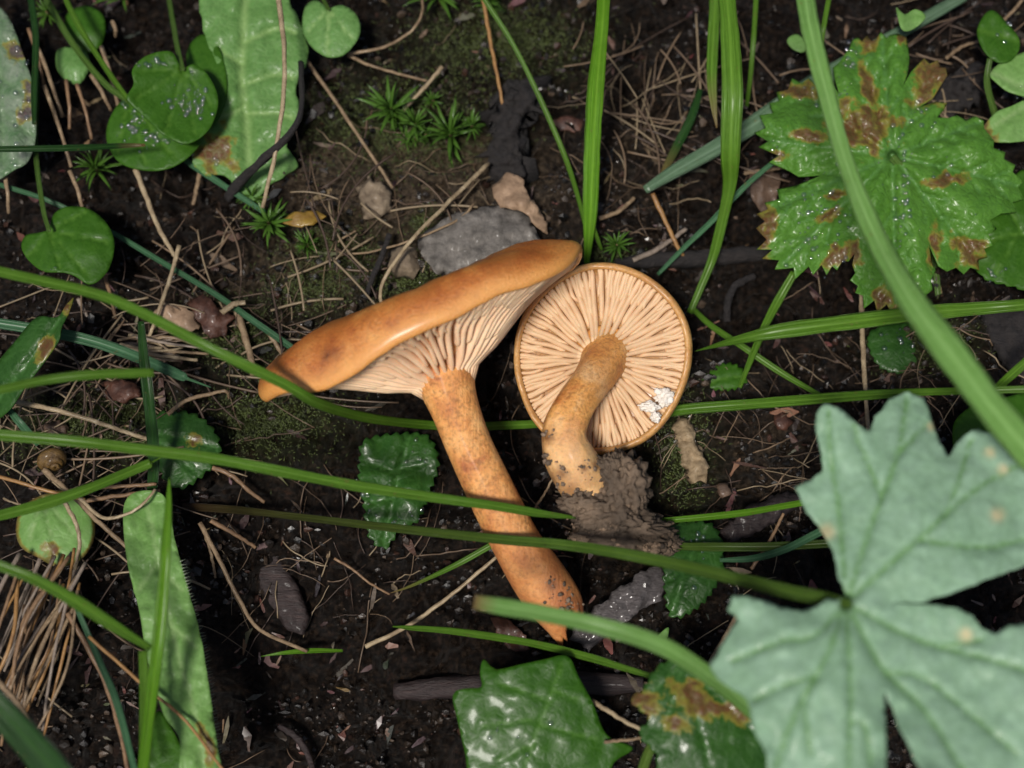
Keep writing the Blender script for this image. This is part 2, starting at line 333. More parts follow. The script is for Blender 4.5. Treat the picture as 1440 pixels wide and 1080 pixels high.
def blade(name, ctrl, mat, keel=0.42, roll=0, parent=None, n=46, tipb=0.0, rootb=0.0, nodes=()):
    """A grass blade: folded lens section swept along a spline; ctrl = place, height over the land, half width."""
    C = []
    for (px, py, h, hw) in ctrl:
        p = B(px, py, h); C.append((*p, hw*.9*unit(p)))
    S = catmull(C, n); P = S[:, :3]; hw = np.maximum(S[:, 3], 0.004); tg = frames(P); N = len(P)
    sec = [(-1, 0.0), (-0.55, -0.55), (0, -1.0), (0.55, -0.55), (1, 0.0), (0.55, -0.55), (0, -1.0), (-0.55, -0.55)]
    V = []; ac = []; al = []; bt = []
    L = np.r_[0, np.cumsum(np.linalg.norm(np.diff(P, axis=0), axis=1))]
    for i in range(N):
        up = np.array(CAM)-P[i]; up /= np.linalg.norm(up)
        s = np.cross(tg[i], up); s /= np.linalg.norm(s)+1e-9; u = np.cross(s, tg[i])
        a = R(roll)*(0.6+0.8*math.sin(i/N*3.0)); s, u = s*math.cos(a)+u*math.sin(a), u*math.cos(a)-s*math.sin(a)
        th = max(0.012, min(0.035, hw[i]*0.25))
        jw = 1+0.07*float(vnoise(L[i]*0.9, C[0][0], 31))+0.04*float(vnoise(L[i]*3.1, C[0][0], 32))
        for k, (x, y) in enumerate(sec):
            off = y*keel*hw[i] - (th*(1-0.6*abs(x)) if k > 4 else 0)
            V.append(P[i]+s*(x*hw[i]*jw)+u*off); ac.append(x); al.append(L[i]); q = i/(N-1)
            bt.append(max(tipb and max(0, 1-(1-q)*L[-1]/tipb), rootb and max(0, 1-q*L[-1]/rootb)))
    F = []
    for i in range(N-1):
        for k in range(8):
            a, b = i*8+k, i*8+(k+1) % 8; F.append((a, b, b+8, a+8))
    F.append(tuple(range(7, -1, -1))); F.append(tuple((N-1)*8+k for k in range(8)))
    return build(name, np.array(V), F, mat, parent, attrs={'across': ac, 'along': np.array(al)+C[0][0], 'brown': np.clip(bt, 0, 1)})
def tube_pts(P, rad, sides=8, lump=0.12, seed=0, flat=1.0):
    tg = frames(P); V = []; F = []; N = len(P); s = None
    for i in range(N):
        ref = np.array([0, 0, 1.0]) if abs(tg[i][2]) < 0.9 else np.array([1.0, 0, 0])
        if s is None: s = np.cross(tg[i], ref)
        s = s-tg[i]*np.dot(s, tg[i]); s /= np.linalg.norm(s)+1e-9; u = np.cross(s, tg[i])
        for k in range(sides):
            a = 2*math.pi*k/sides
            r = rad[i]*(1+lump*noise.noise(Vector((i*0.35, k*1.3, seed*3.7))))
            V.append(P[i]+s*(r*math.cos(a))+u*(r*math.sin(a)*flat))
    for i in range(N-1):
        for k in range(sides):
            a, b = i*sides+k, i*sides+(k+1) % sides; F.append((a, b, b+sides, a+sides))
    F.append(tuple(range(sides-1, -1, -1))); F.append(tuple((N-1)*sides+k for k in range(sides)))
    return V, F
def straw(name, ctrl, rad, mat, parent=None, n=20, sides=7, lump=0.25, seed=None, taper=0.75, fh=0.3, flat=0.7, kink=0.0):
    seed = random.random()*100 if seed is None else seed; C = []
    for c in ctrl:
        px, py = c[0], c[1]; h = c[2] if len(c) > 2 else fh
        p = B(px, py, h); 
        if len(c) < 3: t = float(terr(p.x, p.y)); p = W(px, py, max(p.z, t+0.06))
        C.append((*p, rad*0.82*unit(p)))
    S = catmull(C, n); P = S[:, :3].copy(); m = len(P)
    for i in range(m):
        P[i] += 0.016*np.array([noise.noise(Vector((i*0.5, seed, k*9.1))) for k in range(3)])*(1+kink)
    rr = S[:, 3]*np.linspace(1, taper, m)
    V, F = tube_pts(P, rr, sides, lump, seed, flat)
    return build(name, np.array(V), F, mat, parent)

# ------------------------------------------------------------------ mushrooms
def mush_mat(name, base, dark, light, rough=0.42, coat=0.25, sc=1.2, fib=None, spec=True):
    m, n, l, bs = nmat(name); co = coords(n)
    t = tex(n, l, sc, 6, 0.6, co, 0.3); t2 = tex(n, l, sc*9, 5, 0.65, co)
    c = ramp(n, l, t.outputs[0], [(0.3, dark), (0.5, base), (0.72, light)]).outputs[0]
    sp = ramp(n, l, t2.outputs[0], [(0.36, (0.5,)*3), (0.5, (0.95,)*3), (0.66, (1.12,)*3)])
    mm = n.new('ShaderNodeMix'); mm.data_type = 'RGBA'; mm.blend_type = 'MULTIPLY'; mm.inputs[0].default_value = 0.8
    l.new(c, mm.inputs[6]); l.new(sp.outputs[0], mm.inputs[7])
    mgx = mixc(n, l, attr(n, 'margin').outputs['Fac'], mm.outputs[2], light)
    ru = mixc(n, l, attr(n, 'rust').outputs['Fac'], mgx, dark)
    c2 = mixc(n, l, attr(n, 'stain_gap_shade').outputs['Fac'], ru, tuple(x*0.28 for x in dark))
    l.new(c2, bs.inputs['Base Color'])
    bs.inputs['Roughness'].default_value = rough; bs.inputs['Coat Weight'].default_value = coat; bs.inputs['Coat Roughness'].default_value = 0.22
    bs.inputs['Subsurface Weight'].default_value = 0.2; bs.inputs['Subsurface Radius'].default_value = (0.3, 0.12, 0.04); bs.inputs['Subsurface Scale'].default_value = 0.12
    h = t2.outputs[0]
    if fib:
        mp = n.new('ShaderNodeMapping'); mp.inputs['Rotation'].default_value = (0, 0, fib); mp.inputs['Scale'].default_value = (16, 2.0, 6)
        l.new(co, mp.inputs[0]); t4 = tex(n, l, 1.0, 5, 0.65, mp.outputs[0])
        ad = n.new('ShaderNodeMath'); ad.operation = 'ADD'; l.new(t4.outputs[0], ad.inputs[0]); l.new(t2.outputs[0], ad.inputs[1]); h = ad.outputs[0]
    bump(n, l, bs, h, 0.55, 0.07); return m
M_CAP = mush_mat('cap_skin', (0.57, 0.205, 0.04), (0.36, 0.095, 0.018), (0.72, 0.34, 0.09), sc=1.9)
M_CAP2 = mush_mat('cap_skin_ochre', (0.47, 0.22, 0.06), (0.31, 0.115, 0.03), (0.62, 0.36, 0.13))
M_GILL = plain_mat('gill_flesh', (0.56, 0.36, 0.20), (0.70, 0.48, 0.29), 1.5, 0.65, 0.0, 0.15, c3=(0.64, 0.43, 0.25), sss=0.2)
M_GILL2 = plain_mat('gill_flesh_pinkish', (0.78, 0.48, 0.28), (0.86, 0.61, 0.40), 1.5, 0.5, 0.15, 0.15, sss=0.2)
M_STEM = mush_mat('stem_skin', (0.70, 0.32, 0.095), (0.42, 0.135, 0.042), (0.80, 0.46, 0.18), 0.55, 0.04, 1.3, fib=R(62))
M_STEM2 = mush_mat('stem_skin_ochre', (0.68, 0.33, 0.09), (0.46, 0.16, 0.04), (0.76, 0.50, 0.25), 0.5, 0.08, 1.3)
M_CLOD = vcol_mat('clod_soil', 0.75, 0.0, 10, 0.8)
M_WHITE = plain_mat('white_mould', (0.7, 0.62, 0.52), (0.85, 0.8, 0.74), 8, 0.8, 0, 0.4)

def lerp_prof(x, prof): return np.interp(x, [p[0] for p in prof], [p[1] for p in prof])
def mushroom_cap(root, name, org, eu, ev, ew, Rr, prof, wedge, gd, vs, mat, gmat, ngill, seed, deform, rstem, thick, stains=(), marg=0.5, glim=0.965):
    """Cap skin, then every gill as a piece of its own hung under the flesh. prof: r/R, w over the top to the margin."""
    org = np.array(org); eu, ev, ew = map(np.array, (eu, ev, ew)); SEG = 260
    def place(r, ph, w):
        u, v, w2 = deform(r, ph, w); return org+eu*u+ev*v+ew*w2
    under = [(x, float(lerp_prof(x, wedge)+gd(x))) for x in (glim-.01, glim-.06, 0.8, 0.65, 0.5, 0.35, 0.22, 0.1)]
    rings = list(prof)+under; V = []; st = []; mg = []; rs = []
    for j, (x, w) in enumerate(rings):
        for k in range(SEG):
            ph = 2*math.pi*k/SEG; nz = 0.0
            if j < len(prof): nz = 0.06*noise.noise(Vector((x*3*math.cos(ph), x*3*math.sin(ph), seed)))+0.025*noise.noise(Vector((x*9*math.cos(ph), x*9*math.sin(ph), seed+5)))
            p = place(x*Rr, ph, w+nz); V.append(p)
            s = 0
            if stains:
                pp = PX(p)
                for (sp, a, amt) in stains: s = max(s, amt*math.exp(-((pp[0]-sp[0])**2+(pp[1]-sp[1])**2)/a**2))
            if j >= len(prof): s = 0.36  # shade in the gaps between gills, painted into the flesh colour
            st.append(s); mg.append(marg*max(0, min(1, (j-len(prof)+7)/3))); rs.append(0.8*max(0, min(1, (len(prof)-4-j)/5))*(0.7+0.8*noise.noise(Vector((math.cos(ph)*2, math.sin(ph)*2, x*3+seed)))) if j < len(prof) else 0)
    F = []
    for j in range(len(rings)-1):
        for k in range(SEG):
            a, b = j*SEG+k, j*SEG+(k+1) % SEG; F.append((a, b, b+SEG, a+SEG))
    F.append(tuple(range(SEG-1, -1, -1))); F.append(tuple((len(rings)-1)*SEG+k for k in range(SEG)))
    cap = build('cap', np.array(V), F, mat, root, attrs={'stain_gap_shade': np.array(st), 'margin': np.array(mg), 'rust': np.clip(rs, 0, 1)})
    rnd = random.Random(seed)
    def gill(ph, x0, x1, tk):
        NS = 14; GV = []; bend = rnd.uniform(-0.02, 0.02); f1 = rnd.uniform(4, 9); p1 = rnd.uniform(0, 6)
        for i in range(NS):
            t = i/(NS-1); x = x0+(x1-x0)*t; d = float(gd(x)); 
            ramp_in = min(1, t/0.12) if x0 > rstem*1.05 else 1.0
            we = float(lerp_prof(x, wedge))+(1-ramp_in)*d*0.8; wb = float(lerp_prof(x, wedge))+d+0.05
            php = ph+bend*math.sin(t*3.1)+0.008*math.sin(t*f1+p1)/max(x, .3)
            w_ = tk*(0.78+0.22*min(1, t*3))*min(1, (1-t)*9+0.35)
            for (off, ww) in ((-1.15, wb), (-0.95, we+(wb-we)*0.45), (-0.75, we+0.022), (0, we), (0.75, we+0.022), (0.95, we+(wb-we)*0.45), (1.15, wb)):
                GV.append(place(x*Rr, php+off*w_/(x*Rr), ww))
        GF = []
        for i in range(NS-1):
            for k in range(6): a = i*7+k; GF.append((a, a+1, a+8, a+7))
            GF.append((i*7+6, i*7, i*7+7, i*7+13))
        GF.append(tuple(range(6, -1, -1))); GF.append(tuple((NS-1)*7+k for k in range(7)))
        return build('gill', np.array(GV), GF, gmat, root)
    for i in range(ngill):
        ph = 2*math.pi*(i+rnd.uniform(-.12, .12))/ngill
        gill(ph, rstem, glim, thick*rnd.uniform(.85, 1.1))
        gill(ph+math.pi/ngill*rnd.uniform(.9, 1.1), rnd.uniform(.31, .43), glim, thick*rnd.uniform(.8, 1.0))
        for q in (0.5, 1.5):
            gill(ph+math.pi/ngill*q*rnd.uniform(.93, 1.07), rnd.uniform(.62, .76), glim-.004, thick*rnd.uniform(.6, .8))
    return cap, place
def stem_mesh(root, ctrl, mat, sides=44, n=70, seed=1, stains=(), name='stem', lump=0.05, ragged=0.0, flare=None, rust=lambda q: 0.0, pale=lambda q: 0.0):
    C = []
    for (px, py, z, hw) in ctrl: p = W(px, py, z); C.append((*p, hw*unit(p)))
    S = catmull(C, n); P = S[:, :3]; rad = S[:, 3]; tg = frames(P); V = []; F = []; st = []; mg = []; rs = []; N = len(P); s = None
    for i in range(N):
        if s is None: s = np.cross(tg[i], np.array(E_T))
        s = s-tg[i]*np.dot(s, tg[i]); s /= np.linalg.norm(s); u = np.cross(s, tg[i])
        for k in range(sides):
            a = 2*math.pi*k/sides
            r = rad[i]*(1+lump*noise.noise(Vector((math.cos(a)*1.5, math.sin(a)*1.5, i*0.06+seed)))+lump*0.35*noise.noise(Vector((math.cos(a)*7, math.sin(a)*7, i*0.09+seed))))
            rag = 0.0
            if ragged: q = max(0, (i-(N-14))/14); rag = q*q*ragged*(noise.noise(Vector((math.cos(a)*1.2, math.sin(a)*1.2, seed*1.7)))+.5*noise.noise(Vector((math.cos(a)*5, math.sin(a)*5, seed))))
            p = P[i]+s*(r*math.cos(a))+u*(r*math.sin(a))+tg[i]*rag; V.append(p)
            t = 0
            pp = PX(p)
            for (sp, w, amt) in stains: t = max(t, amt*math.exp(-((pp[0]-sp[0])**2+(pp[1]-sp[1])**2)/w**2*(1+.8*noise.noise(Vector((pp[0]*.2, pp[1]*.2, 3))))))
            st.append(t); mg.append(pale(i/(N-1))); rs.append(rust(i/(N-1))*(0.8+0.5*noise.noise(Vector((math.cos(a)*1.5, math.sin(a)*1.5, i*.1+seed)))))
    for i in range(N-1):
        for k in range(sides):
            a, b = i*sides+k, i*sides+(k+1) % sides; F.append((a, b, b+sides, a+sides))
    F.append(tuple(range(sides-1, -1, -1)))
    V.append(P[-1]-tg[-1]*0.35); st.append(0.6); mg.append(0); rs.append(0); c = len(V)-1
    for k in range(sides): F.append(((N-1)*sides+k, (N-1)*sides+(k+1) % sides, c))
    return build(name, np.array(V), F, mat, root, attrs={'stain_gap_shade': np.array(st), 'margin': np.array(mg), 'rust': np.clip(rs, 0, 1)})
ICO_V = []; phi = (1+5**.5)/2
for a in (-1, 1):
    for b in (-phi, phi): ICO_V += [(0, a, b), (a, b, 0), (b, 0, a)]
ICO_V = np.array(ICO_V)/math.hypot(1, phi)
def _icof():
    f = []
    for i in range(12):
        for j in range(i+1, 12):
            for k in range(j+1, 12):
                if all(abs(np.linalg.norm(ICO_V[p]-ICO_V[q])-1.0515) < .02 for p, q in ((i, j), (j, k), (i, k))):
                    nrm = np.cross(ICO_V[j]-ICO_V[i], ICO_V[k]-ICO_V[i]); f.append((i, j, k) if nrm@ICO_V[i] > 0 else (i, k, j))
    return f
ICO_F = np.array(_icof())
def crumbs(pos, size, tint):
    n = len(pos); k = ICO_V[None]*rng.uniform(.6, 1.3, (n, 12, 1))*rng.uniform(.55, 1.2, (n, 1, 3))
    v = pos[:, None, :]+k*size[:, None, None]; f = ICO_F[None]+12*np.arange(n)[:, None, None]
    return v.reshape(-1, 3), f.reshape(-1, 3), np.repeat(tint, 12, axis=0)
def blob(c, rad, sub, amp, freq, seed):
    import bmesh
    bm = bmesh.new(); bmesh.ops.create_icosphere(bm, subdivisions=sub, radius=1); V = []
    for v in bm.verts:
        d = v.co.normalized(); k = 1+amp*noise.fractal(d*freq+Vector((seed, 0, 0)), 0.8, 2.0, 5)-amp*0.6*abs(noise.noise(d*freq*2.2+Vector((0, seed, 0))))
        V.append((c[0]+d.x*rad[0]*k, c[1]+d.y*rad[1]*k, c[2]+d.z*rad[2]*k))
    F = [tuple(x.index for x in f.verts) for f in bm.faces]; bm.free(); return np.array(V), F

# --- the mushroom lying on its side, cap seen edge-on
zA = 2.75; SA = W(625, 530, zA); s = unit(SA)
eu = E_R*0.923+E_U*0.385; ew0 = E_R*-0.385+E_U*0.923; ta = R(2)
ew = ew0*math.cos(ta)+E_T*math.sin(ta); ev = E_T*math.cos(ta)-ew0*math.sin(ta)
RA = 247*s
def defA(r, ph, w):
    q = r/RA; c, sn = math.cos(ph), math.sin(ph)
    w2 = w + s*(6*math.sin(2*ph+0.8)+6*math.sin(3*ph+1.9)+4*math.sin(5*ph+1)+3*math.sin(8*ph))*q**3 + s*11*c*max(0, sn)*q**2
    w2 += s*6*max(0, -c)**4*q**4 - s*13*math.exp(-((ph-2.2)/0.5)**2)*q**6
    top = max(0.0, min(1.0, (w/s-74)/44)); w2 -= top*s*(15*max(0, c)*q*q + 4*math.sin(c*q*7+1)*max(0, 1-q*.3)+4*max(0, -c)*q)
    return r*c*(1+0.02*math.sin(3*ph)), r*sn*0.60*(1+0.05*math.sin(2*ph+1)), w2
profA = [(0.0005, 118*s), (0.12, 119*s), (0.25, 122*s), (0.4, 126*s), (0.55, 129*s), (0.68, 129*s), (0.78, 126*s), (0.86, 120*s), (0.92, 112*s), (0.945, 106*s), (0.965, 101*s), (0.98, 95*s), (0.99, 90*s), (1.0, 81*s), (0.998, 74*s), (0.985, 69*s), (0.97, 68*s)]
wedA = [(0.1, -30*s), (0.148, -23*s), (0.164, -12*s), (0.22, -1*s), (0.35, 11*s), (0.5, 32*s), (0.62, 47*s), (0.78, 59*s), (0.9, 66*s), (0.97, 70*s)]
gdA = lambda x: 15*s*min(1, (1.0-x)/0.25+0.12)
rootA = tag(empty('mushroom', B(800, 885, 0)), 'orange mushroom lying on its side, cap edge-on, long bare stem', 'mushroom', 'picked orange mushrooms')
stA = [((459, 500), 7, 1.0), ((471, 497), 9, 0.55), ((546, 456), 3, 0.6), ((400, 503), 26, 0.22), ((668, 414), 5, .3), ((520, 445), 16, .16), ((600, 398), 14, .15), ((690, 368), 18, .15)]
mushroom_cap(rootA, 'cap', SA, eu, ev, ew, RA, profA, wedA, gdA, 0.6, M_CAP, M_GILL2, 42, 3, defA, 0.148, 0.06, stA, 0.75)
stA2 = [((776, 824), 8, 0.9), ((800, 845), 16, 0.5), ((818, 855), 14, 0.6), ((740, 800), 14, .15)]
stem_mesh(rootA, [(612, 506, zA, 46), (625, 531, zA, 41), (632, 553, zA-.05, 37), (641, 578, zA-.1, 34), (659, 625, zA-.25, 33), (690, 690, zA-.55, 33.5), (725, 760, zA-.95, 35), (757, 812, zA-1.3, 39), (783, 852, zA-1.6, 38), (797, 878, zA-1.85, 29)], M_STEM, seed=2, stains=stA2, ragged=0.75, rust=lambda q: 0.85*max(0, min(1, (q-.42)/.4)))
# --- the mushroom with its gills to the sky
zB = 1.45; CB = W(846, 507, zB); s = unit(CB)
nB = (E_R*-0.25+E_U*0.03+E_T*0.97).normalized(); ewB = -nB
euB = (E_R-nB*E_R.dot(nB)).normalized(); evB = nB.cross(euB)
RB = 130*s
def defB(r, ph, w):
    q = r/RB; c, sn = math.cos(ph), math.sin(ph)
    k = 1+0.02*math.cos(2*ph-2.6)+0.025*math.sin(ph)+0.012*math.sin(3*ph+.5)+0.008*math.sin(5*ph)
    return r*c*k*0.985, r*sn*k*1.02, w+s*(3*math.sin(2*ph+2)+2*math.sin(3*ph))*q**3-s*10*max(0, -c)*q**4
profB = [(0.0005, 52*s), (0.2, 51*s), (0.4, 48*s), (0.6, 43*s), (0.75, 37*s), (0.86, 30*s), (0.94, 21*s), (0.985, 12*s), (1.0, 4*s), (1.0, -3*s), (0.985, -8*s), (0.96, -10*s), (0.935, -9*s), (0.925, -6*s)]
wedB = [(0.1, -34*s), (0.2, -30*s), (0.3, -21*s), (0.45, -12*s), (0.65, -6*s), (0.85, -4*s), (0.97, -3*s)]
gdB = lambda x: 11*s*min(1, (1.0-x)/0.22+0.15)
rootB = tag(empty('mushroom', B(860, 765, 0)), 'ochre mushroom with its round gilled underside up, soil clod on stem base', 'mushroom', 'picked orange mushrooms')
mushroom_cap(rootB, 'cap', CB, euB, evB, ewB, RB, profB, wedB, gdB, 1, M_CAP2, M_GILL, 34, 9, defB, 0.19, 0.064, (), 0.35, 0.945)
stB = [((770, 615), 9, 0.95), ((821, 659), 7, 0.9), ((790, 666), 10, 0.85), ((764, 645), 9, 0.5), ((838, 655), 9, .8), ((775, 675), 14, .6), ((850, 520), 4, .0), ((805, 690), 14, .6), ((810, 640), 16, .12), ((830, 675), 12, .35)]
stem_mesh(rootB, [(851, 499, 1.40, 44), (847, 510, 1.72, 34), (834, 532, 2.1, 29.5), (815, 560, 2.4, 28), (798, 590, 2.5, 29.5), (793, 615, 2.45, 31.5), (801, 643, 2.3, 37), (819, 673, 2.0, 37), (834, 698, 1.6, 31), (842, 715, 1.2, 24)], M_STEM2, seed=5, stains=stB, lump=0.13, rust=lambda q: 0.5*math.exp(-((q-.25)/.14)**2), pale=lambda q: 0.5*max(0, min(1, (q-.48)/.16)))
def clod_part():
    Vs, Fs, n0, tn = [], [], 0, []
    for (px, py, z, a, b, d, sd_) in ((876, 686, 2.0, 34, 44, 44, 1.3), (852, 722, 1.9, 46, 30, 44, 4.1), (872, 750, 1.4, 64, 26, 45, 7.7), (915, 766, .9, 36, 20, 30, 2.2), (815, 710, 2.0, 26, 20, 34, 5.2), (858, 664, 2.25, 20, 24, 26, 9.1)):
        p = W(px, py, z); q = unit(p); vv, ff = blob(p, (a*q*1.1, b*q*1.1, d*q*1.05), 5, 0.34, 3.0, sd_)
        Vs.append(vv); Fs += [tuple(i+n0 for i in t_) for t_ in ff]; n0 += len(vv)
        nn = np.array([noise.noise(Vector(x)*1.4) for x in vv.tolist()])
        tn.append(np.clip(1+1.1*nn, .3, 2)[:, None]*np.array([[.10, .07, .047]]))
    pos = []
    for _ in range(1300):
        a = random.choice(((873, 688, 36, 44, 1.75), (850, 725, 50, 32, 1.5), (875, 750, 70, 28, 1.1), (915, 765, 36, 20, .8)))
        th = random.uniform(0, 6.28); k = random.uniform(.0, 1)**.6*1.1; pos.append(tuple(W(a[0]+a[2]*k*math.cos(th), a[1]+a[3]*k*math.sin(th), a[4]+0.72*math.sqrt(max(0, 1-k*k))+random.uniform(-.05, .1))))
    v_, f_, t_ = crumbs(np.array(pos), 0.025+0.10*rng.random(len(pos))**2.5, rng.uniform(.3, 1.8, (len(pos), 1))*np.array([[.12, .082, .054]]))
    Vs.append(v_); Fs += (f_+n0).tolist(); tn.append(t_)
    o = build('soil_clod', np.vstack(Vs), Fs, M_CLOD, rootB, attrs={'tint': np.vstack(tn)}); o['label'] = 'grey brown crumbly soil clod stuck to the stem base'
clod_part()
def stem_dirt(root, spots, n):
    st = [o for o in root.children if o.name.startswith('stem')][0]; off = wloc(st); vv = [v.co+off for v in st.data.vertices]; px = np.array([PX(v) for v in vv]); zz = np.array([v.z for v in vv]); pos = []
    for _ in range(n):
        cx, cy, sp_ = random.choice(spots); x, y = random.gauss(cx, sp_), random.gauss(cy, sp_); d = (px[:, 0]-x)**2+(px[:, 1]-y)**2; k = np.where(d < 40)[0]
        if len(k): i = k[zz[k].argmax()]; pos.append(tuple(vv[i]+Vector((random.uniform(-.05, .05), random.uniform(-.05, .05), random.uniform(-.01, .03)))))
    m = len(pos); v, f, t = crumbs(np.array(pos), 0.015+0.07*rng.random(m)**2, rng.uniform(.5, 1.6, (m, 1))*np.array([[.16, .115, .08]]))
    tag(build('soil_crumbs', v, f.tolist(), M_CLOD, root, attrs={'tint': t}), kind='stuff')
stem_dirt(rootB, ((770, 614, 5), (821, 659, 5), (790, 667, 8), (764, 645, 5), (840, 655, 7), (785, 685, 9), (825, 688, 10), (805, 690, 14)), 80)
stem_dirt(rootA, ((776, 824, 5), (800, 842, 10), (818, 855, 10), (790, 860, 14)), 50)
for px, py, a, b, sd_ in ((934, 558, 15, 13, 3.0), (914, 572, 14, 7, 8.0), (922, 586, 7, 8, 5.0)):
    p = W(px, py, zB+0.24); q = unit(p); v, f = blob(p, (a*q, b*q, 0.13), 4, 0.5, 1.8, sd_)
    build('mould_patch', v, f, M_WHITE, rootB)['label'] = 'white torn fluffy patch on the gills'

# ------------------------------------------------------------------ leaves
M_PALE = leaf_mat('pale_leaf', (0.225, 0.375, 0.245), (0.295, 0.455, 0.325), (0.13, 0.265, 0.10), rough=0.5, coat=0.1, trans=0.2, scale=0.9, bstr=0.5, bsc=3, net=2.2)
M_MANTLE = leaf_mat('toothed_leaf', (0.058, 0.17, 0.016), (0.095, 0.235, 0.03), (0.085, 0.21, 0.05), brown=(0.075, 0.038, 0.014), rough=0.4, coat=0.2, trans=0.2, scale=1.6, bstr=0.6, bsc=7)
M_GLOSS = leaf_mat('glossy_leaf', (0.027, 0.095, 0.005), (0.04, 0.125, 0.008), (0.07, 0.17, 0.018), rough=0.5, coat=0.06, trans=0.25, bstr=0.2)
M_IVY = leaf_mat('ivy_green', (0.020, 0.078, 0.004), (0.030, 0.105, 0.006), (0.06, 0.16, 0.018), rough=0.42, coat=0.12, trans=0.25, bstr=0.2)
M_DARK = leaf_mat('dark_leaf', (0.016, 0.06, 0.008), (0.03, 0.095, 0.014), (0.05, 0.14, 0.03), rough=0.4, coat=0.2, trans=0.2, bstr=0.4)
M_GREY = leaf_mat('grey_green_leaf', (0.085, 0.20, 0.045), (0.125, 0.265, 0.075), (0.22, 0.36, 0.12), rough=0.46, coat=0.1, trans=0.2, scale=1.2, bstr=0.5, bsc=6)
M_YEL = leaf_mat('yellow_green_leaf', (0.13, 0.28, 0.06), (0.18, 0.34, 0.10), (0.24, 0.38, 0.14), rough=0.5, coat=0.05, trans=0.25, scale=1.0, bstr=0.35, bsc=4)
M_SPECK = leaf_mat('mottled_leaf', (0.05, 0.14, 0.04), (0.22, 0.26, 0.2), (0.12, 0.2, 0.1), brown=(0.05, 0.035, 0.035), rough=0.42, coat=0.2, trans=0.15, scale=1.6, bstr=0.7, bsc=5)
M_WATER, n_, l_, b_ = nmat('water')
tp_ = n_.new('ShaderNodeBsdfTransparent'); gl_ = n_.new('ShaderNodeBsdfGlossy'); gl_.inputs['Roughness'].default_value = 0.06; lw_ = n_.new('ShaderNodeLayerWeight'); lw_.inputs[0].default_value = 0.5; fr_ = n_.new('ShaderNodeMapRange'); fr_.inputs[3].default_value = 0.22; fr_.inputs[4].default_value = 0.5; l_.new(lw_.outputs['Facing'], fr_.inputs[0])
mw_ = n_.new('ShaderNodeMixShader'); l_.new(fr_.outputs[0], mw_.inputs[0]); l_.new(tp_.outputs[0], mw_.inputs[1]); l_.new(gl_.outputs[0], mw_.inputs[2]); l_.new(mw_.outputs[0], n_['Material Output'].inputs[0])
M_STALK = grass_mat('leaf_stalk', (0.09, 0.19, 0.03), (0.14, 0.25, 0.05), (0.10, 0.05, 0.02))
M_STALKD = grass_mat('hairy_stalk', (0.075, 0.16, 0.02), (0.12, 0.22, 0.03), (0.05, 0.025, 0.012))

def droplets(leaf, data, areas, rmin=0.02, rmax=0.085):
    v2, pts, nrm = data; P = []; S_ = []
    for (x, y, a, b, n) in areas:
        for _ in range(int(n*.6)):
            qx, qy = random.gauss(x, a), random.gauss(y, b); d = (v2[:, 0]-qx)**2+(v2[:, 1]-qy)**2; i = int(d.argmin())
            if d[i] > 64: continue
            r = rmin+(rmax-rmin)*random.random()**2.5; p = W(qx, qy, pts[i][2]); P.append(np.array(p)+nrm[i]*r*0.25); S_.append(r)
    if not P: return
    import bmesh
    bm = bmesh.new(); bmesh.ops.create_uvsphere(bm, u_segments=10, v_segments=8, radius=1); bmesh.ops.delete(bm, geom=[q for q in bm.verts if q.co.z < -0.05], context='VERTS'); bm.verts.index_update(); sv = np.array([tuple(v.co) for v in bm.verts]); sf = [tuple(x.index for x in f.verts) for f in bm.faces]; bm.free()
    sv[:, 2] *= 0.75; V = np.vstack([p+sv*r for p, r in zip(P, S_)]); F = [tuple(i+k*len(sv) for i in f) for k in range(len(P)) for f in sf]
    tag(build('water_droplets', V, F, M_WATER, leaf), kind='stuff')

def petiole(ctrl, mat, parent, **k): return blade('stalk', ctrl, mat, keel=0.5, parent=parent, **k)

# big pale palmate leaf
outA = [(1190, 838), (1180, 812), (1170, 770), (1152, 740), (1131, 716), (1117, 683), (1136, 678), (1158, 660), (1150, 620), (1147, 582), (1160, 568), (1180, 572), (1203, 592), (1222, 608), (1232, 585), (1250, 562), (1275, 551), (1300, 560), (1310, 590), (1322, 622), (1334, 642), (1346, 622), (1368, 603), (1395, 610), (1420, 630), (1455, 640), (1490, 670), (1500, 720), (1480, 770), (1440, 796), (1400, 811), (1345, 832), (1300, 846), (1250, 848),
        (1300, 849), (1345, 854), (1368, 866), (1380, 884), (1400, 892), (1416, 880), (1440, 877), (1490, 870), (1540, 900), (1530, 960), (1545, 1010), (1500, 1050), (1490, 1110), (1420, 1130), (1370, 1150), (1330, 1120), (1290, 1075), (1262, 1015), (1243, 968), (1246, 1020), (1247, 1080), (1240, 1150), (1200, 1200), (1150, 1180), (1100, 1150), (1082, 1100), (1078, 1060), (1060, 1030), (1052, 985), (1040, 976), (1012, 958), (998, 936), (1017, 903), (1038, 872), (1022, 858), (1030, 837), (1065, 842), (1100, 854), (1130, 858), (1148, 855), (1163, 841), (1176, 846)]
hA = lambda x, y: 6.6+0.0022*(y-845)-0.0012*abs(x-1190)+0.25*math.sin(x*0.018)*math.sin(y*0.015)
J = (1190, 848)
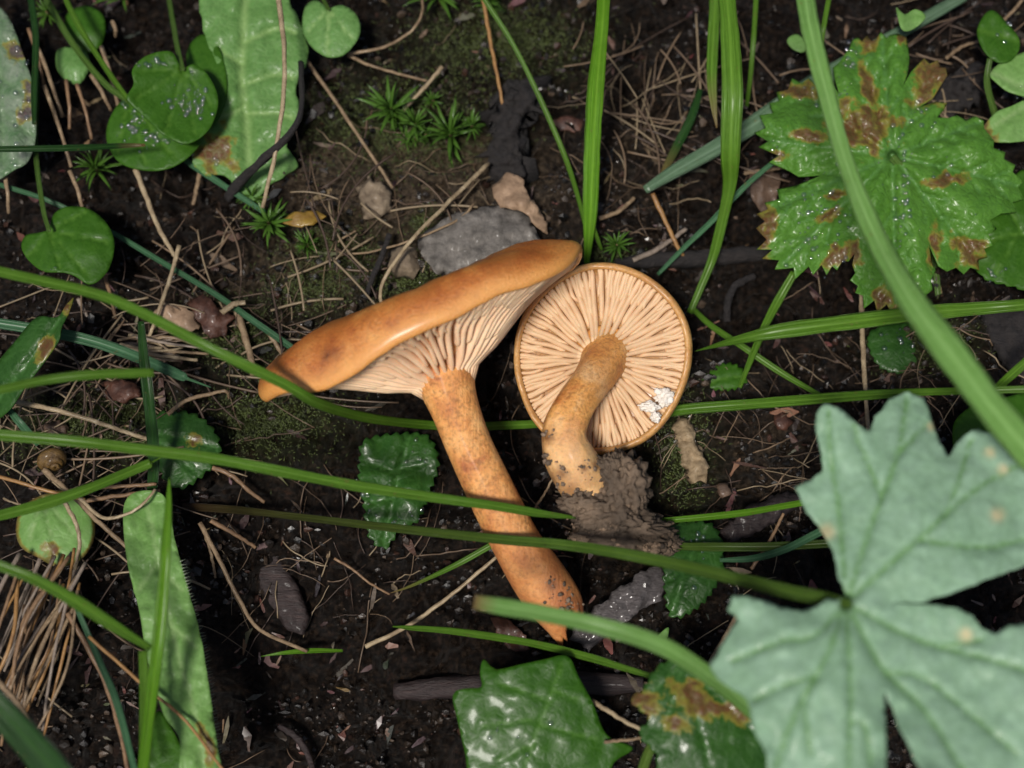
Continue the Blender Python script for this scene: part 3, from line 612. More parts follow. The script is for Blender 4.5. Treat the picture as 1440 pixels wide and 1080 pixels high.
vA = [([J, (1225, 740), (1262, 640), (1275, 560)], 1.3), ([J, (1180, 720), (1168, 640), (1165, 580)], 1.1), ([J, (1290, 760), (1370, 690), (1440, 650)], 1.3), [(1262, 640), (1300, 600)], [(1240, 700), (1215, 640), (1200, 600)], [(1330, 722), (1350, 670), (1365, 620)], [(1290, 760), (1380, 770), (1440, 760)],
      ([J, (1290, 900), (1400, 930), (1500, 960)], 1.2), ([J, (1240, 940), (1300, 1000), (1370, 1110)], 1.4), [(1245, 945), (1300, 955), (1370, 1010), (1430, 1060)], [(1320, 910), (1380, 900)],
      ([J, (1195, 950), (1195, 1020), (1190, 1150)], 1.2), ([J, (1160, 930), (1120, 1000), (1090, 1080)], 1.2), ([J, (1145, 895), (1100, 902), (1030, 930)], 1.1), [(1150, 950), (1100, 965), (1060, 985)], [(1195, 1015), (1215, 1020), (1225, 1080)], [(1130, 985), (1140, 1060)]]
big, dat = slab('palmate_leaf', outA, hA, M_PALE, step=6, thick=0.03, veins=vA, vw=2.7, vdepth=0.09, relief=0.05, rscale=0.03, smooth=0, resam=6, rough_edge=1.5, edge=(0.03, 12),
                pale=[(1163, 748, 9), (1403, 724, 8), (1358, 893, 8), (1392, 636, 6), (1410, 660, 6), (1310, 600, 5)], wav=0.05)
tag(big, 'large pale grey-green lobed leaf with sunken veins raised above the mushrooms', 'leaf')
petiole([(255, 712, .5, 6), (330, 717, .8, 6), (420, 727, 1.3, 5.5), (550, 742, 2.3, 6.5), (700, 758, 3.1, 7.5), (800, 767, 3.4, 8), (900, 783, 3.9, 9), (1000, 805, 4.6, 10), (1100, 830, 5.7, 11.5), (1160, 842, 6.3, 11), (1195, 850, 6.75, 7)], M_STALKD, big, rootb=9, n=80)

# big toothed leaf with scorched lobes
outB = [(1171, 95), (1179, 89), (1187, 78), (1195, 67), (1200, 55), (1207, 53), (1212, 58), (1219, 50), (1226, 58), (1232, 55), (1239, 46), (1246, 54), (1252, 49), (1262, 47), (1275, 52), (1277, 64), (1279, 84), (1276, 105), (1268, 125), (1282, 100), (1300, 82), (1307, 90), (1319, 84), (1322, 94), (1330, 95), (1332, 106), (1323, 120), (1312, 137), (1290, 152), (1315, 143), (1332, 145), (1328, 154), (1318, 165), (1334, 166), (1345, 162), (1359, 168), (1372, 163), (1383, 170), (1384, 180), (1398, 198), (1397, 208), (1414, 214), (1412, 224), (1428, 232), (1424, 242), (1440, 256), (1432, 264), (1440, 280), (1424, 284), (1430, 298), (1408, 300), (1392, 310),
        (1402, 322), (1390, 330), (1396, 345), (1384, 350), (1389, 362), (1376, 366), (1377, 380), (1365, 376), (1356, 385), (1345, 376), (1332, 382), (1320, 374), (1306, 342), (1310, 368), (1316, 380), (1309, 394), (1312, 408), (1303, 414), (1298, 432), (1287, 428), (1281, 444), (1269, 430), (1254, 440), (1247, 428), (1234, 440), (1230, 422), (1215, 434), (1214, 416), (1203, 412), (1207, 402), (1196, 394), (1203, 384), (1199, 372), (1207, 336), (1203, 355), (1193, 368), (1185, 366), (1177, 380), (1170, 374), (1162, 386), (1155, 372), (1143, 386), (1137, 374), (1118, 392), (1116, 376), (1090, 378), (1096, 366), (1072, 364), (1087, 351), (1064, 351), (1078, 337), (1063, 321), (1076, 311), (1064, 301), (1080, 294), (1075, 285), (1096, 280), (1092, 266), (1119, 261), (1156, 246),
        (1123, 248), (1110, 240), (1082, 228), (1096, 219), (1066, 207), (1080, 199), (1060, 187), (1077, 180), (1068, 162), (1087, 159), (1082, 145), (1096, 142), (1092, 130), (1108, 126), (1114, 110), (1127, 117), (1137, 110), (1147, 120), (1160, 112), (1172, 122), (1180, 132), (1174, 112)]
hB = lambda x, y: 1.9-0.35*(((x-1255)/190)**2+((y-225)/200)**2)*1.0+0.16*math.cos(math.atan2(y-219, x-1255)*9+1)*min(1.3, math.hypot(x-1255, y-219)/150)
JB = (1255, 219)
tips = [(1205, 60), (1240, 52), (1310, 95), (1378, 172), (1437, 262), (1378, 372), (1260, 436), (1100, 372), (1068, 302), (1064, 195), (1112, 118)]
vB = [([JB, t], 1.0) for t in tips]
for (tx, ty) in tips:
    for q in (0.35, 0.55, 0.75):
        for sgn in (-1, 1):
            dx, dy = tx-JB[0], ty-JB[1]; x, y = JB[0]+dx*q, JB[1]+dy*q; L = math.hypot(dx, dy); a = math.atan2(dy, dx)+sgn*0.6; vB.append(([(x, y), (x+0.2*L*math.cos(a), y+0.2*L*math.sin(a))], 0.55))
brB = [(x, y, a*.8, b*.8, c) for x, y, a, b, c in [(1218, 172, 40, 30, 40), (1190, 180, 25, 20, 0), (1122, 125, 34, 14, 0), (1222, 120, 10, 34, -20), (1308, 112, 26, 40, 20), (1328, 253, 34, 8, -8), (1175, 272, 16, 6, -20), (1177, 358, 32, 10, -40), (1246, 424, 18, 24, 0), (1364, 355, 16, 34, -40), (1314, 348, 9, 30, 10), (1074, 330, 14, 45, 0), (1090, 222, 18, 10, 0), (1135, 190, 28, 8, 5), (1203, 355, 8, 20, 0), (1220, 58, 12, 14, 0), (1270, 58, 8, 10, 0), (1165, 300, 20, 7, -30)]]
lm, dat = slab('lobed_leaf', outB, hB, M_MANTLE, step=4.2, thick=0.035, veins=vB, vw=2.4, vdepth=0.10, relief=0.05, rscale=0.09, smooth=0, brown=brB, edge=(0.12, 12))
tag(lm, 'wet round lobed leaf with toothed edge and scorched brown patches', 'leaf')
droplets(lm, dat, [(1150, 305, 22, 26, 90), (1270, 260, 7, 30, 50), (1265, 330, 5, 40, 45), (1150, 130, 26, 8, 60), (1195, 75, 12, 16, 30), (1290, 160, 14, 14, 30), (1085, 208, 8, 4, 10), (1150, 350, 20, 8, 20), (1175, 300, 30, 4, 20), (1340, 240, 50, 20, 25), (1230, 300, 90, 70, 60)])
petiole([(1255, 221, 1.95, 6), (1290, 262, 1.5, 5), (1310, 330, .7, 5), (1320, 420, .2, 5)], M_STALK, lm)

def simple_leaf(name, out, h0, mat, label, tilt=(0, 0), cup=0.0, veins=(), teeth=None, step=5, brown=(), cat='leaf', group=None, thick=0.03, relief=0.03, wet=(), stalk=None, stalk_mat=None, pale=(), vd=0.05, edge_brown=0, vw=2.0, smooth=4, edge=None, wav=0):
    c = np.array(out, float).mean(0); sz = np.ptp(np.array(out, float), axis=0).max()/2
    zf = lambda x, y: max(0.12, h0+tilt[0]*(x-c[0])/60+tilt[1]*(c[1]-y)/60-cup*(((x-c[0])**2+(y-c[1])**2)/sz**2))
    o, d = slab(name, out, zf, mat, step=step, thick=thick, veins=veins, vw=vw, vdepth=vd, brown=brown, teeth=teeth, relief=relief, pale=pale, edge_brown=edge_brown, smooth=smooth, edge=edge, wav=wav)
    tag(o, label, cat, group)
    if wet: droplets(o, d, wet)
    if stalk: petiole(stalk, stalk_mat or M_STALK, o)
    return o
def fan(c, pts): return [([c, p], 0.8) for p in pts]

simple_leaf('round_leaf', [(175, 140), (160, 155), (150, 180), (152, 205), (170, 230), (205, 240), (240, 236), (268, 218), (282, 195), (250, 172), (220, 155), (195, 142)], 1.5, M_GLOSS, 'wet round glossy leaf with bubbles, lower of the overlapping pair', (0.1, 0), 0.1, fan((180, 140), [(165, 215), (205, 232), (245, 220)]),
            wet=[(195, 180, 14, 12, 90), (225, 195, 16, 6, 50), (190, 155, 8, 8, 15)], stalk=[(60, -10, .9, 5), (100, 58, 1.1, 5), (145, 115, 1.5, 5), (180, 142, 1.6, 4.5)])
simple_leaf('round_leaf', [(188, 118), (186, 98), (200, 82), (222, 73), (243, 74), (256, 96), (272, 90), (292, 105), (306, 135), (302, 165), (288, 188), (262, 202), (232, 190), (205, 166), (184, 146), (178, 136)], 2.0, M_GLOSS, 'wet round glossy leaf lapped over another beside the strap leaf', (-0.15, 0.1), -0.15, fan((257, 97), [(195, 100), (190, 140), (235, 185), (275, 190), (300, 150)]),
            wet=[(262, 148, 12, 8, 60), (272, 130, 8, 16, 40), (215, 90, 14, 3, 25), (280, 152, 6, 10, 20)], stalk=[(236, -10, 1.2, 4), (243, 30, 1.5, 4), (250, 70, 1.9, 4), (257, 98, 2.1, 4)])
simple_leaf('round_leaf', [(262, 90), (266, 64), (285, 48), (304, 58), (317, 95), (318, 135), (305, 172), (285, 178), (270, 140)], 1.3, M_GLOSS, 'small glossy leaf tucked between round leaf and strap leaf', (0.1, 0), 0.1)
simple_leaf('heart_leaf', [(425, 30), (430, 8), (445, 0), (462, 11), (480, 7), (499, 18), (507, 40), (500, 60), (482, 78), (460, 80), (440, 68), (428, 50)], 1.3, M_GREY, 'small matt heart-shaped leaf beside the top of the strap leaf', (0.1, 0.1), 0.1, fan((462, 12), [(432, 45), (460, 75), (495, 55)]), stalk=[(462, 13, 1.35, 3), (450, -10, 1.0, 3), (445, -30, .6, 3)])
simple_leaf('heart_leaf', [(68, 322), (75, 302), (92, 291), (120, 292), (145, 308), (160, 335), (158, 365), (146, 388), (126, 400), (105, 388), (88, 383), (62, 382), (42, 368), (30, 348), (36, 331), (54, 327)], 1.4, M_GLOSS, 'bright green heart-shaped leaf under the long arching grass blade', (0.05, -0.05), 0.15, fan((69, 324), [(40, 360), (85, 378), (128, 392), (150, 340), (120, 298)]),
            stalk=[(50, 50, .8, 4), (52, 130, .9, 4), (50, 210, 1.1, 4), (60, 290, 1.4, 4), (69, 325, 1.5, 3.5)], wet=[(72, 376, 6, 3, 6)])
simple_leaf('round_leaf', [(78, 86), (81, 70), (100, 66), (122, 75), (126, 95), (112, 118), (96, 115), (82, 102)], 1.0, M_GREY, 'tiny pale round leaf among straws near the mottled leaf', (0, 0.1), 0.1)
simple_leaf('round_leaf', [(95, 18), (120, 8), (144, 20), (148, 45), (140, 66), (120, 76), (102, 62), (92, 40)], 0.8, M_GLOSS, 'small dark glossy leaf behind two crossing green stalks', (0, 0.1), 0.1)
simple_leaf('round_leaf', [(30, 715), (55, 698), (90, 690), (120, 705), (133, 735), (130, 765), (110, 790), (80, 797), (55, 785), (30, 770), (22, 745)], 0.9, M_YEL, 'pale round leaf with one dark brown spot beside the dry tussock', (0, 0), 0.15, fan((60, 700), [(40, 765), (80, 790), (120, 770)]), brown=[(70, 778, 12, 11, 0)], edge_brown=5)
simple_leaf('strap_leaf', [(290, -25), (287, 40), (300, 75), (316, 115), (302, 160), (278, 192), (271, 225), (290, 246), (318, 246), (335, 272), (355, 282), (382, 258), (418, 232), (402, 205), (421, 168), (415, 120), (432, 82), (425, 40), (405, 0), (402, -25)], 1.0, M_GREY, 'broad grey-green strap leaf with pale midrib and yellowed torn end', (-0.05, 0.12), 0.1,
            [([(346, -25), (342, 60), (340, 110), (347, 170), (350, 230)], 1.6), [(342, 60), (390, 40), (415, 45)], [(340, 120), (385, 105), (412, 110)], [(345, 160), (390, 160), (410, 165)], [(341, 90), (305, 70)], [(345, 150), (305, 170)]], brown=[(302, 222, 9, 16, 10), (300, 215, 24, 26, 0)], vw=3, relief=0.06, vd=0.1, wet=[(302, 222, 5, 5, 12), (272, 222, 2, 3, 4)], teeth=(26, 2))
simple_leaf('strap_leaf', [(176, 705), (200, 690), (232, 700), (246, 760), (265, 830), (283, 900), (296, 980), (306, 1050), (314, 1110), (256, 1110), (252, 1040), (228, 1000), (206, 920), (196, 860), (181, 800), (174, 750)], 2.4, M_YEL, 'long yellow-green strap leaf with hairy edge rising behind upright grass', (0, -0.1), 0.1,
            [([(205, 700), (225, 800), (245, 900), (275, 1010), (290, 1100)], 1.0), [(225, 800), (255, 830)], [(240, 880), (275, 910)], [(222, 790), (195, 830)]], brown=[(292, 1050, 6, 30, -15)], vw=3, relief=0.09, vd=0.06)
strap_low = bpy.data.objects['strap_leaf.001']
def fringe():
    V, F = [], []
    for i in range(60):
        t = i/59; y = 790+t*270; x = np.interp(y, [760, 830, 900, 980, 1050, 1110], [247, 266, 284, 297, 307, 315]); a = Vector(B(x-2, y, 2.35)); b = Vector(B(x+random.uniform(5, 10), y-random.uniform(1, 6), 2.4)); q = len(V)
        d = Vector((0, .012, 0)); V += [a-d, a+d, b, a+Vector((0, 0, .02))]; F += [(q, q+1, q+2), (q, q+2, q+3), (q+1, q+3, q+2)]
    tag(build('edge_hairs', np.array([tuple(v) for v in V]), F, plain_mat('leaf_hair', (.3, .36, .25), (.4, .45, .33)), strap_low), kind='stuff')
fringe()
simple_leaf('strap_leaf', [(222, 1000), (245, 1030), (262, 1070), (272, 1120), (215, 1120), (208, 1050)], 1.2, M_GLOSS, 'dark green leaf below the long hairy strap leaf', (0, 0), 0.1)
simple_leaf('broad_leaf', [(-30, 0), (0, 10), (16, 32), (32, 75), (46, 120), (51, 170), (45, 214), (26, 236), (-30, 238)], 1.4, M_SPECK, 'mottled broad leaf with whitish film and purple blotches', (0.1, 0), 0.15, [([(-20, 0), (0, 100), (5, 230)], 1.2), [(0, 60), (35, 90)], [(0, 110), (45, 140)], [(2, 160), (45, 190)]], brown=[(38, 130, 8, 10, 0), (38, 160, 12, 10, 0), (20, 75, 14, 8, 30)], relief=0.08, vd=0.1, wet=[(25, 120, 18, 50, 60)])
simple_leaf('ivy_leaf', [(680, 927), (697, 941), (733, 934), (770, 926), (791, 921), (803, 927), (813, 950), (833, 987), (853, 1033), (890, 1052), (863, 1073), (850, 1110), (800, 1150), (720, 1150), (668, 1120), (653, 1055), (645, 1020), (637, 977), (657, 968), (677, 966), (675, 947)], 2.6, M_IVY, 'broad angular green leaf with pointed corner below the stem ends', (0, 0.1), 0.15,
            [([(790, 935), (772, 985), (755, 1030), (735, 1090)], 1.3), [(772, 985), (700, 960)], [(765, 1010), (680, 1020)], [(760, 1020), (840, 1040)], [(778, 970), (815, 985)], [(750, 1045), (700, 1070)]], relief=0.022, vd=0.02, vw=2.0, smooth=6, wet=[(710, 1030, 25, 25, 14)])
simple_leaf('blotched_leaf', [(888, 985), (905, 972), (920, 945), (940, 930), (970, 925), (1000, 940), (1040, 965), (1062, 1000), (1085, 1040), (1085, 1110), (935, 1110), (925, 1062), (900, 1032), (915, 1010)], 3.6, M_DARK, 'dark green leaf blotched red-brown under the big pale leaf', (0, 0), 0.2, fan((960, 935), [(910, 980), (930, 1040), (1000, 1080), (1060, 1030)]), brown=[(905, 990, 20, 14, 0), (970, 975, 30, 12, 20), (1010, 1000, 45, 12, 10), (950, 1020, 20, 10, 0)], teeth=(18, 4))
simple_leaf('toothed_leaf', [(508, 640), (516, 620), (560, 612), (600, 615), (614, 650), (602, 690), (586, 730), (560, 745), (540, 768), (520, 750), (514, 710), (508, 680)], 0.7, M_DARK, 'dark wet toothed leaf lying left of the orange stem', (0, 0.05), 0.1, [([(575, 615), (555, 690), (540, 765)], 1.2), [(562, 660), (600, 650)], [(556, 690), (590, 700)], [(560, 665), (520, 650)], [(553, 700), (520, 705)]], teeth=(14, 5), relief=0.08, vd=0.09, wet=[(515, 700, 5, 18, 25), (570, 735, 20, 10, 30), (590, 645, 8, 12, 14)])
simple_leaf('toothed_leaf', [(220, 585), (268, 583), (300, 608), (306, 640), (282, 668), (250, 685), (226, 660), (222, 620)], 0.8, M_DARK, 'dark toothed leaf with a yellow spot under the lower long blade', (0, 0), 0.1, [([(222, 610), (260, 618), (304, 630)], 1), ([(222, 620), (270, 660)], 1)], teeth=(15, 5), brown=[(275, 622, 10, 8, 0)], vd=0.08)
simple_leaf('toothed_leaf', [(940, 742), (1000, 740), (1016, 790), (1000, 830), (976, 855), (946, 865), (936, 820), (938, 780)], 0.7, M_DARK, 'dark wet toothed leaf crossed by blades right of the soil clod', (0, 0), 0.1, [([(990, 745), (965, 800), (945, 860)], 1.2), [(980, 770), (945, 770)], [(965, 800), (940, 815)]], teeth=(13, 5), vd=0.09, wet=[(965, 760, 18, 10, 30), (950, 815, 8, 14, 14)])
simple_leaf('toothed_leaf', [(988, 541), (998, 526), (1015, 514), (1035, 515), (1049, 531), (1040, 543), (1015, 547)], 0.7, M_GLOSS, 'tiny bright green toothed leaf on bare soil beside the round cap', (0, 0), 0.05, [([(988, 541), (1018, 532), (1048, 530)], 0.8)], teeth=(9, 4), step=4)
simple_leaf('folded_leaf', [(-15, 590), (-15, 530), (25, 475), (52, 446), (80, 446), (92, 430), (104, 418), (96, 440), (86, 460), (82, 480), (60, 512), (35, 545), (10, 580)], 2.6, M_DARK, 'folded dark leaf with a brown stained tip near the long blades', (0.25, 0), 0.3, [([(-10, 570), (40, 510), (90, 440)], 1.2)], brown=[(62, 490, 8, 20, 35), (95, 432, 8, 12, 0)], vd=0.12)
simple_leaf('lobed_leaf', [(1345, 320), (1390, 275), (1450, 240), (1490, 300), (1490, 420), (1430, 403), (1385, 390), (1366, 360)], 0.9, M_GLOSS, 'plain green lobed leaf tucked beneath the scorched toothed leaf', (0, 0), 0.15, [([(1480, 330), (1420, 330), (1360, 350)], 1.2), [(1430, 330), (1400, 385)], [(1440, 330), (1410, 280)]], teeth=(16, 3), vd=0.09, wet=[(1400, 385, 22, 6, 20)], relief=0.06)
simple_leaf('moss_leaf', [(1222, 472), (1262, 455), (1310, 464), (1322, 494), (1290, 522), (1240, 516)], 0.35, M_DARK, 'dark sodden leaf flat on soil under the ribbed blade', (0, 0), 0.1, teeth=(12, 3), wet=[(1260, 480, 22, 12, 20)])
simple_leaf('green_leaf', [(1340, 600), (1365, 572), (1400, 562), (1460, 558), (1460, 650), (1400, 660), (1350, 650)], 2.4, M_GLOSS, 'green leaf peeping out behind the big pale leaf', (0, 0), 0.2, [([(1460, 600), (1345, 630)], 1.0)])
sp = empty('seedling', B(1405, 185, 0)); tag(sp, 'small seedling with three cupped leaves beside the scorched leaf', 'seedling')
for out, h0, m in (([(1374, 42), (1393, 14), (1418, 34), (1434, 58), (1426, 82), (1404, 88), (1384, 72)], 1.8, M_GLOSS), ([(1393, 102), (1418, 82), (1460, 74), (1460, 132), (1422, 130), (1402, 116)], 1.6, M_YEL), ([(1380, 188), (1398, 160), (1420, 150), (1460, 138), (1460, 190), (1408, 200)], 1.4, M_YEL)):
    o, d = slab('leaf', out, (lambda x, y, h0=h0: h0+0.02*math.sin(x*.1)), m, step=5, parent=sp, relief=0.06, brown=[(1385, 184, 14, 14, 0)] if h0 == 1.4 else (), veins=[[out[0], out[3]]])
    droplets(o, d, [(out[3][0]-18, out[3][1]-4, 8, 8, 10)])
petiole([(1392, 82, 1.7, 4), (1388, 115, 1.4, 5), (1396, 150, 1.0, 5.5), (1408, 186, .4, 6)], M_STALK, sp)
simple_leaf('leaflet', [(1107, 56), (1120, 48), (1136, 60), (1130, 73), (1114, 68)], 0.8, M_YEL, 'tiny yellow-green leaflet on dark soil beside foreground blade', step=4)
simple_leaf('leaflet', [(1260, 10), (1272, 20), (1288, 13), (1302, 24), (1282, 42), (1268, 40)], 1.9, M_YEL, 'small curled yellow-green leaflet resting on the flat grey blade', step=4, relief=0.1)
simple_leaf('leaflet', [(918, 905), (926, 893), (940, 882), (938, 898), (930, 910)], 1.0, M_YEL, 'tiny bright green shoot tip beside the wet wood chip', step=4)

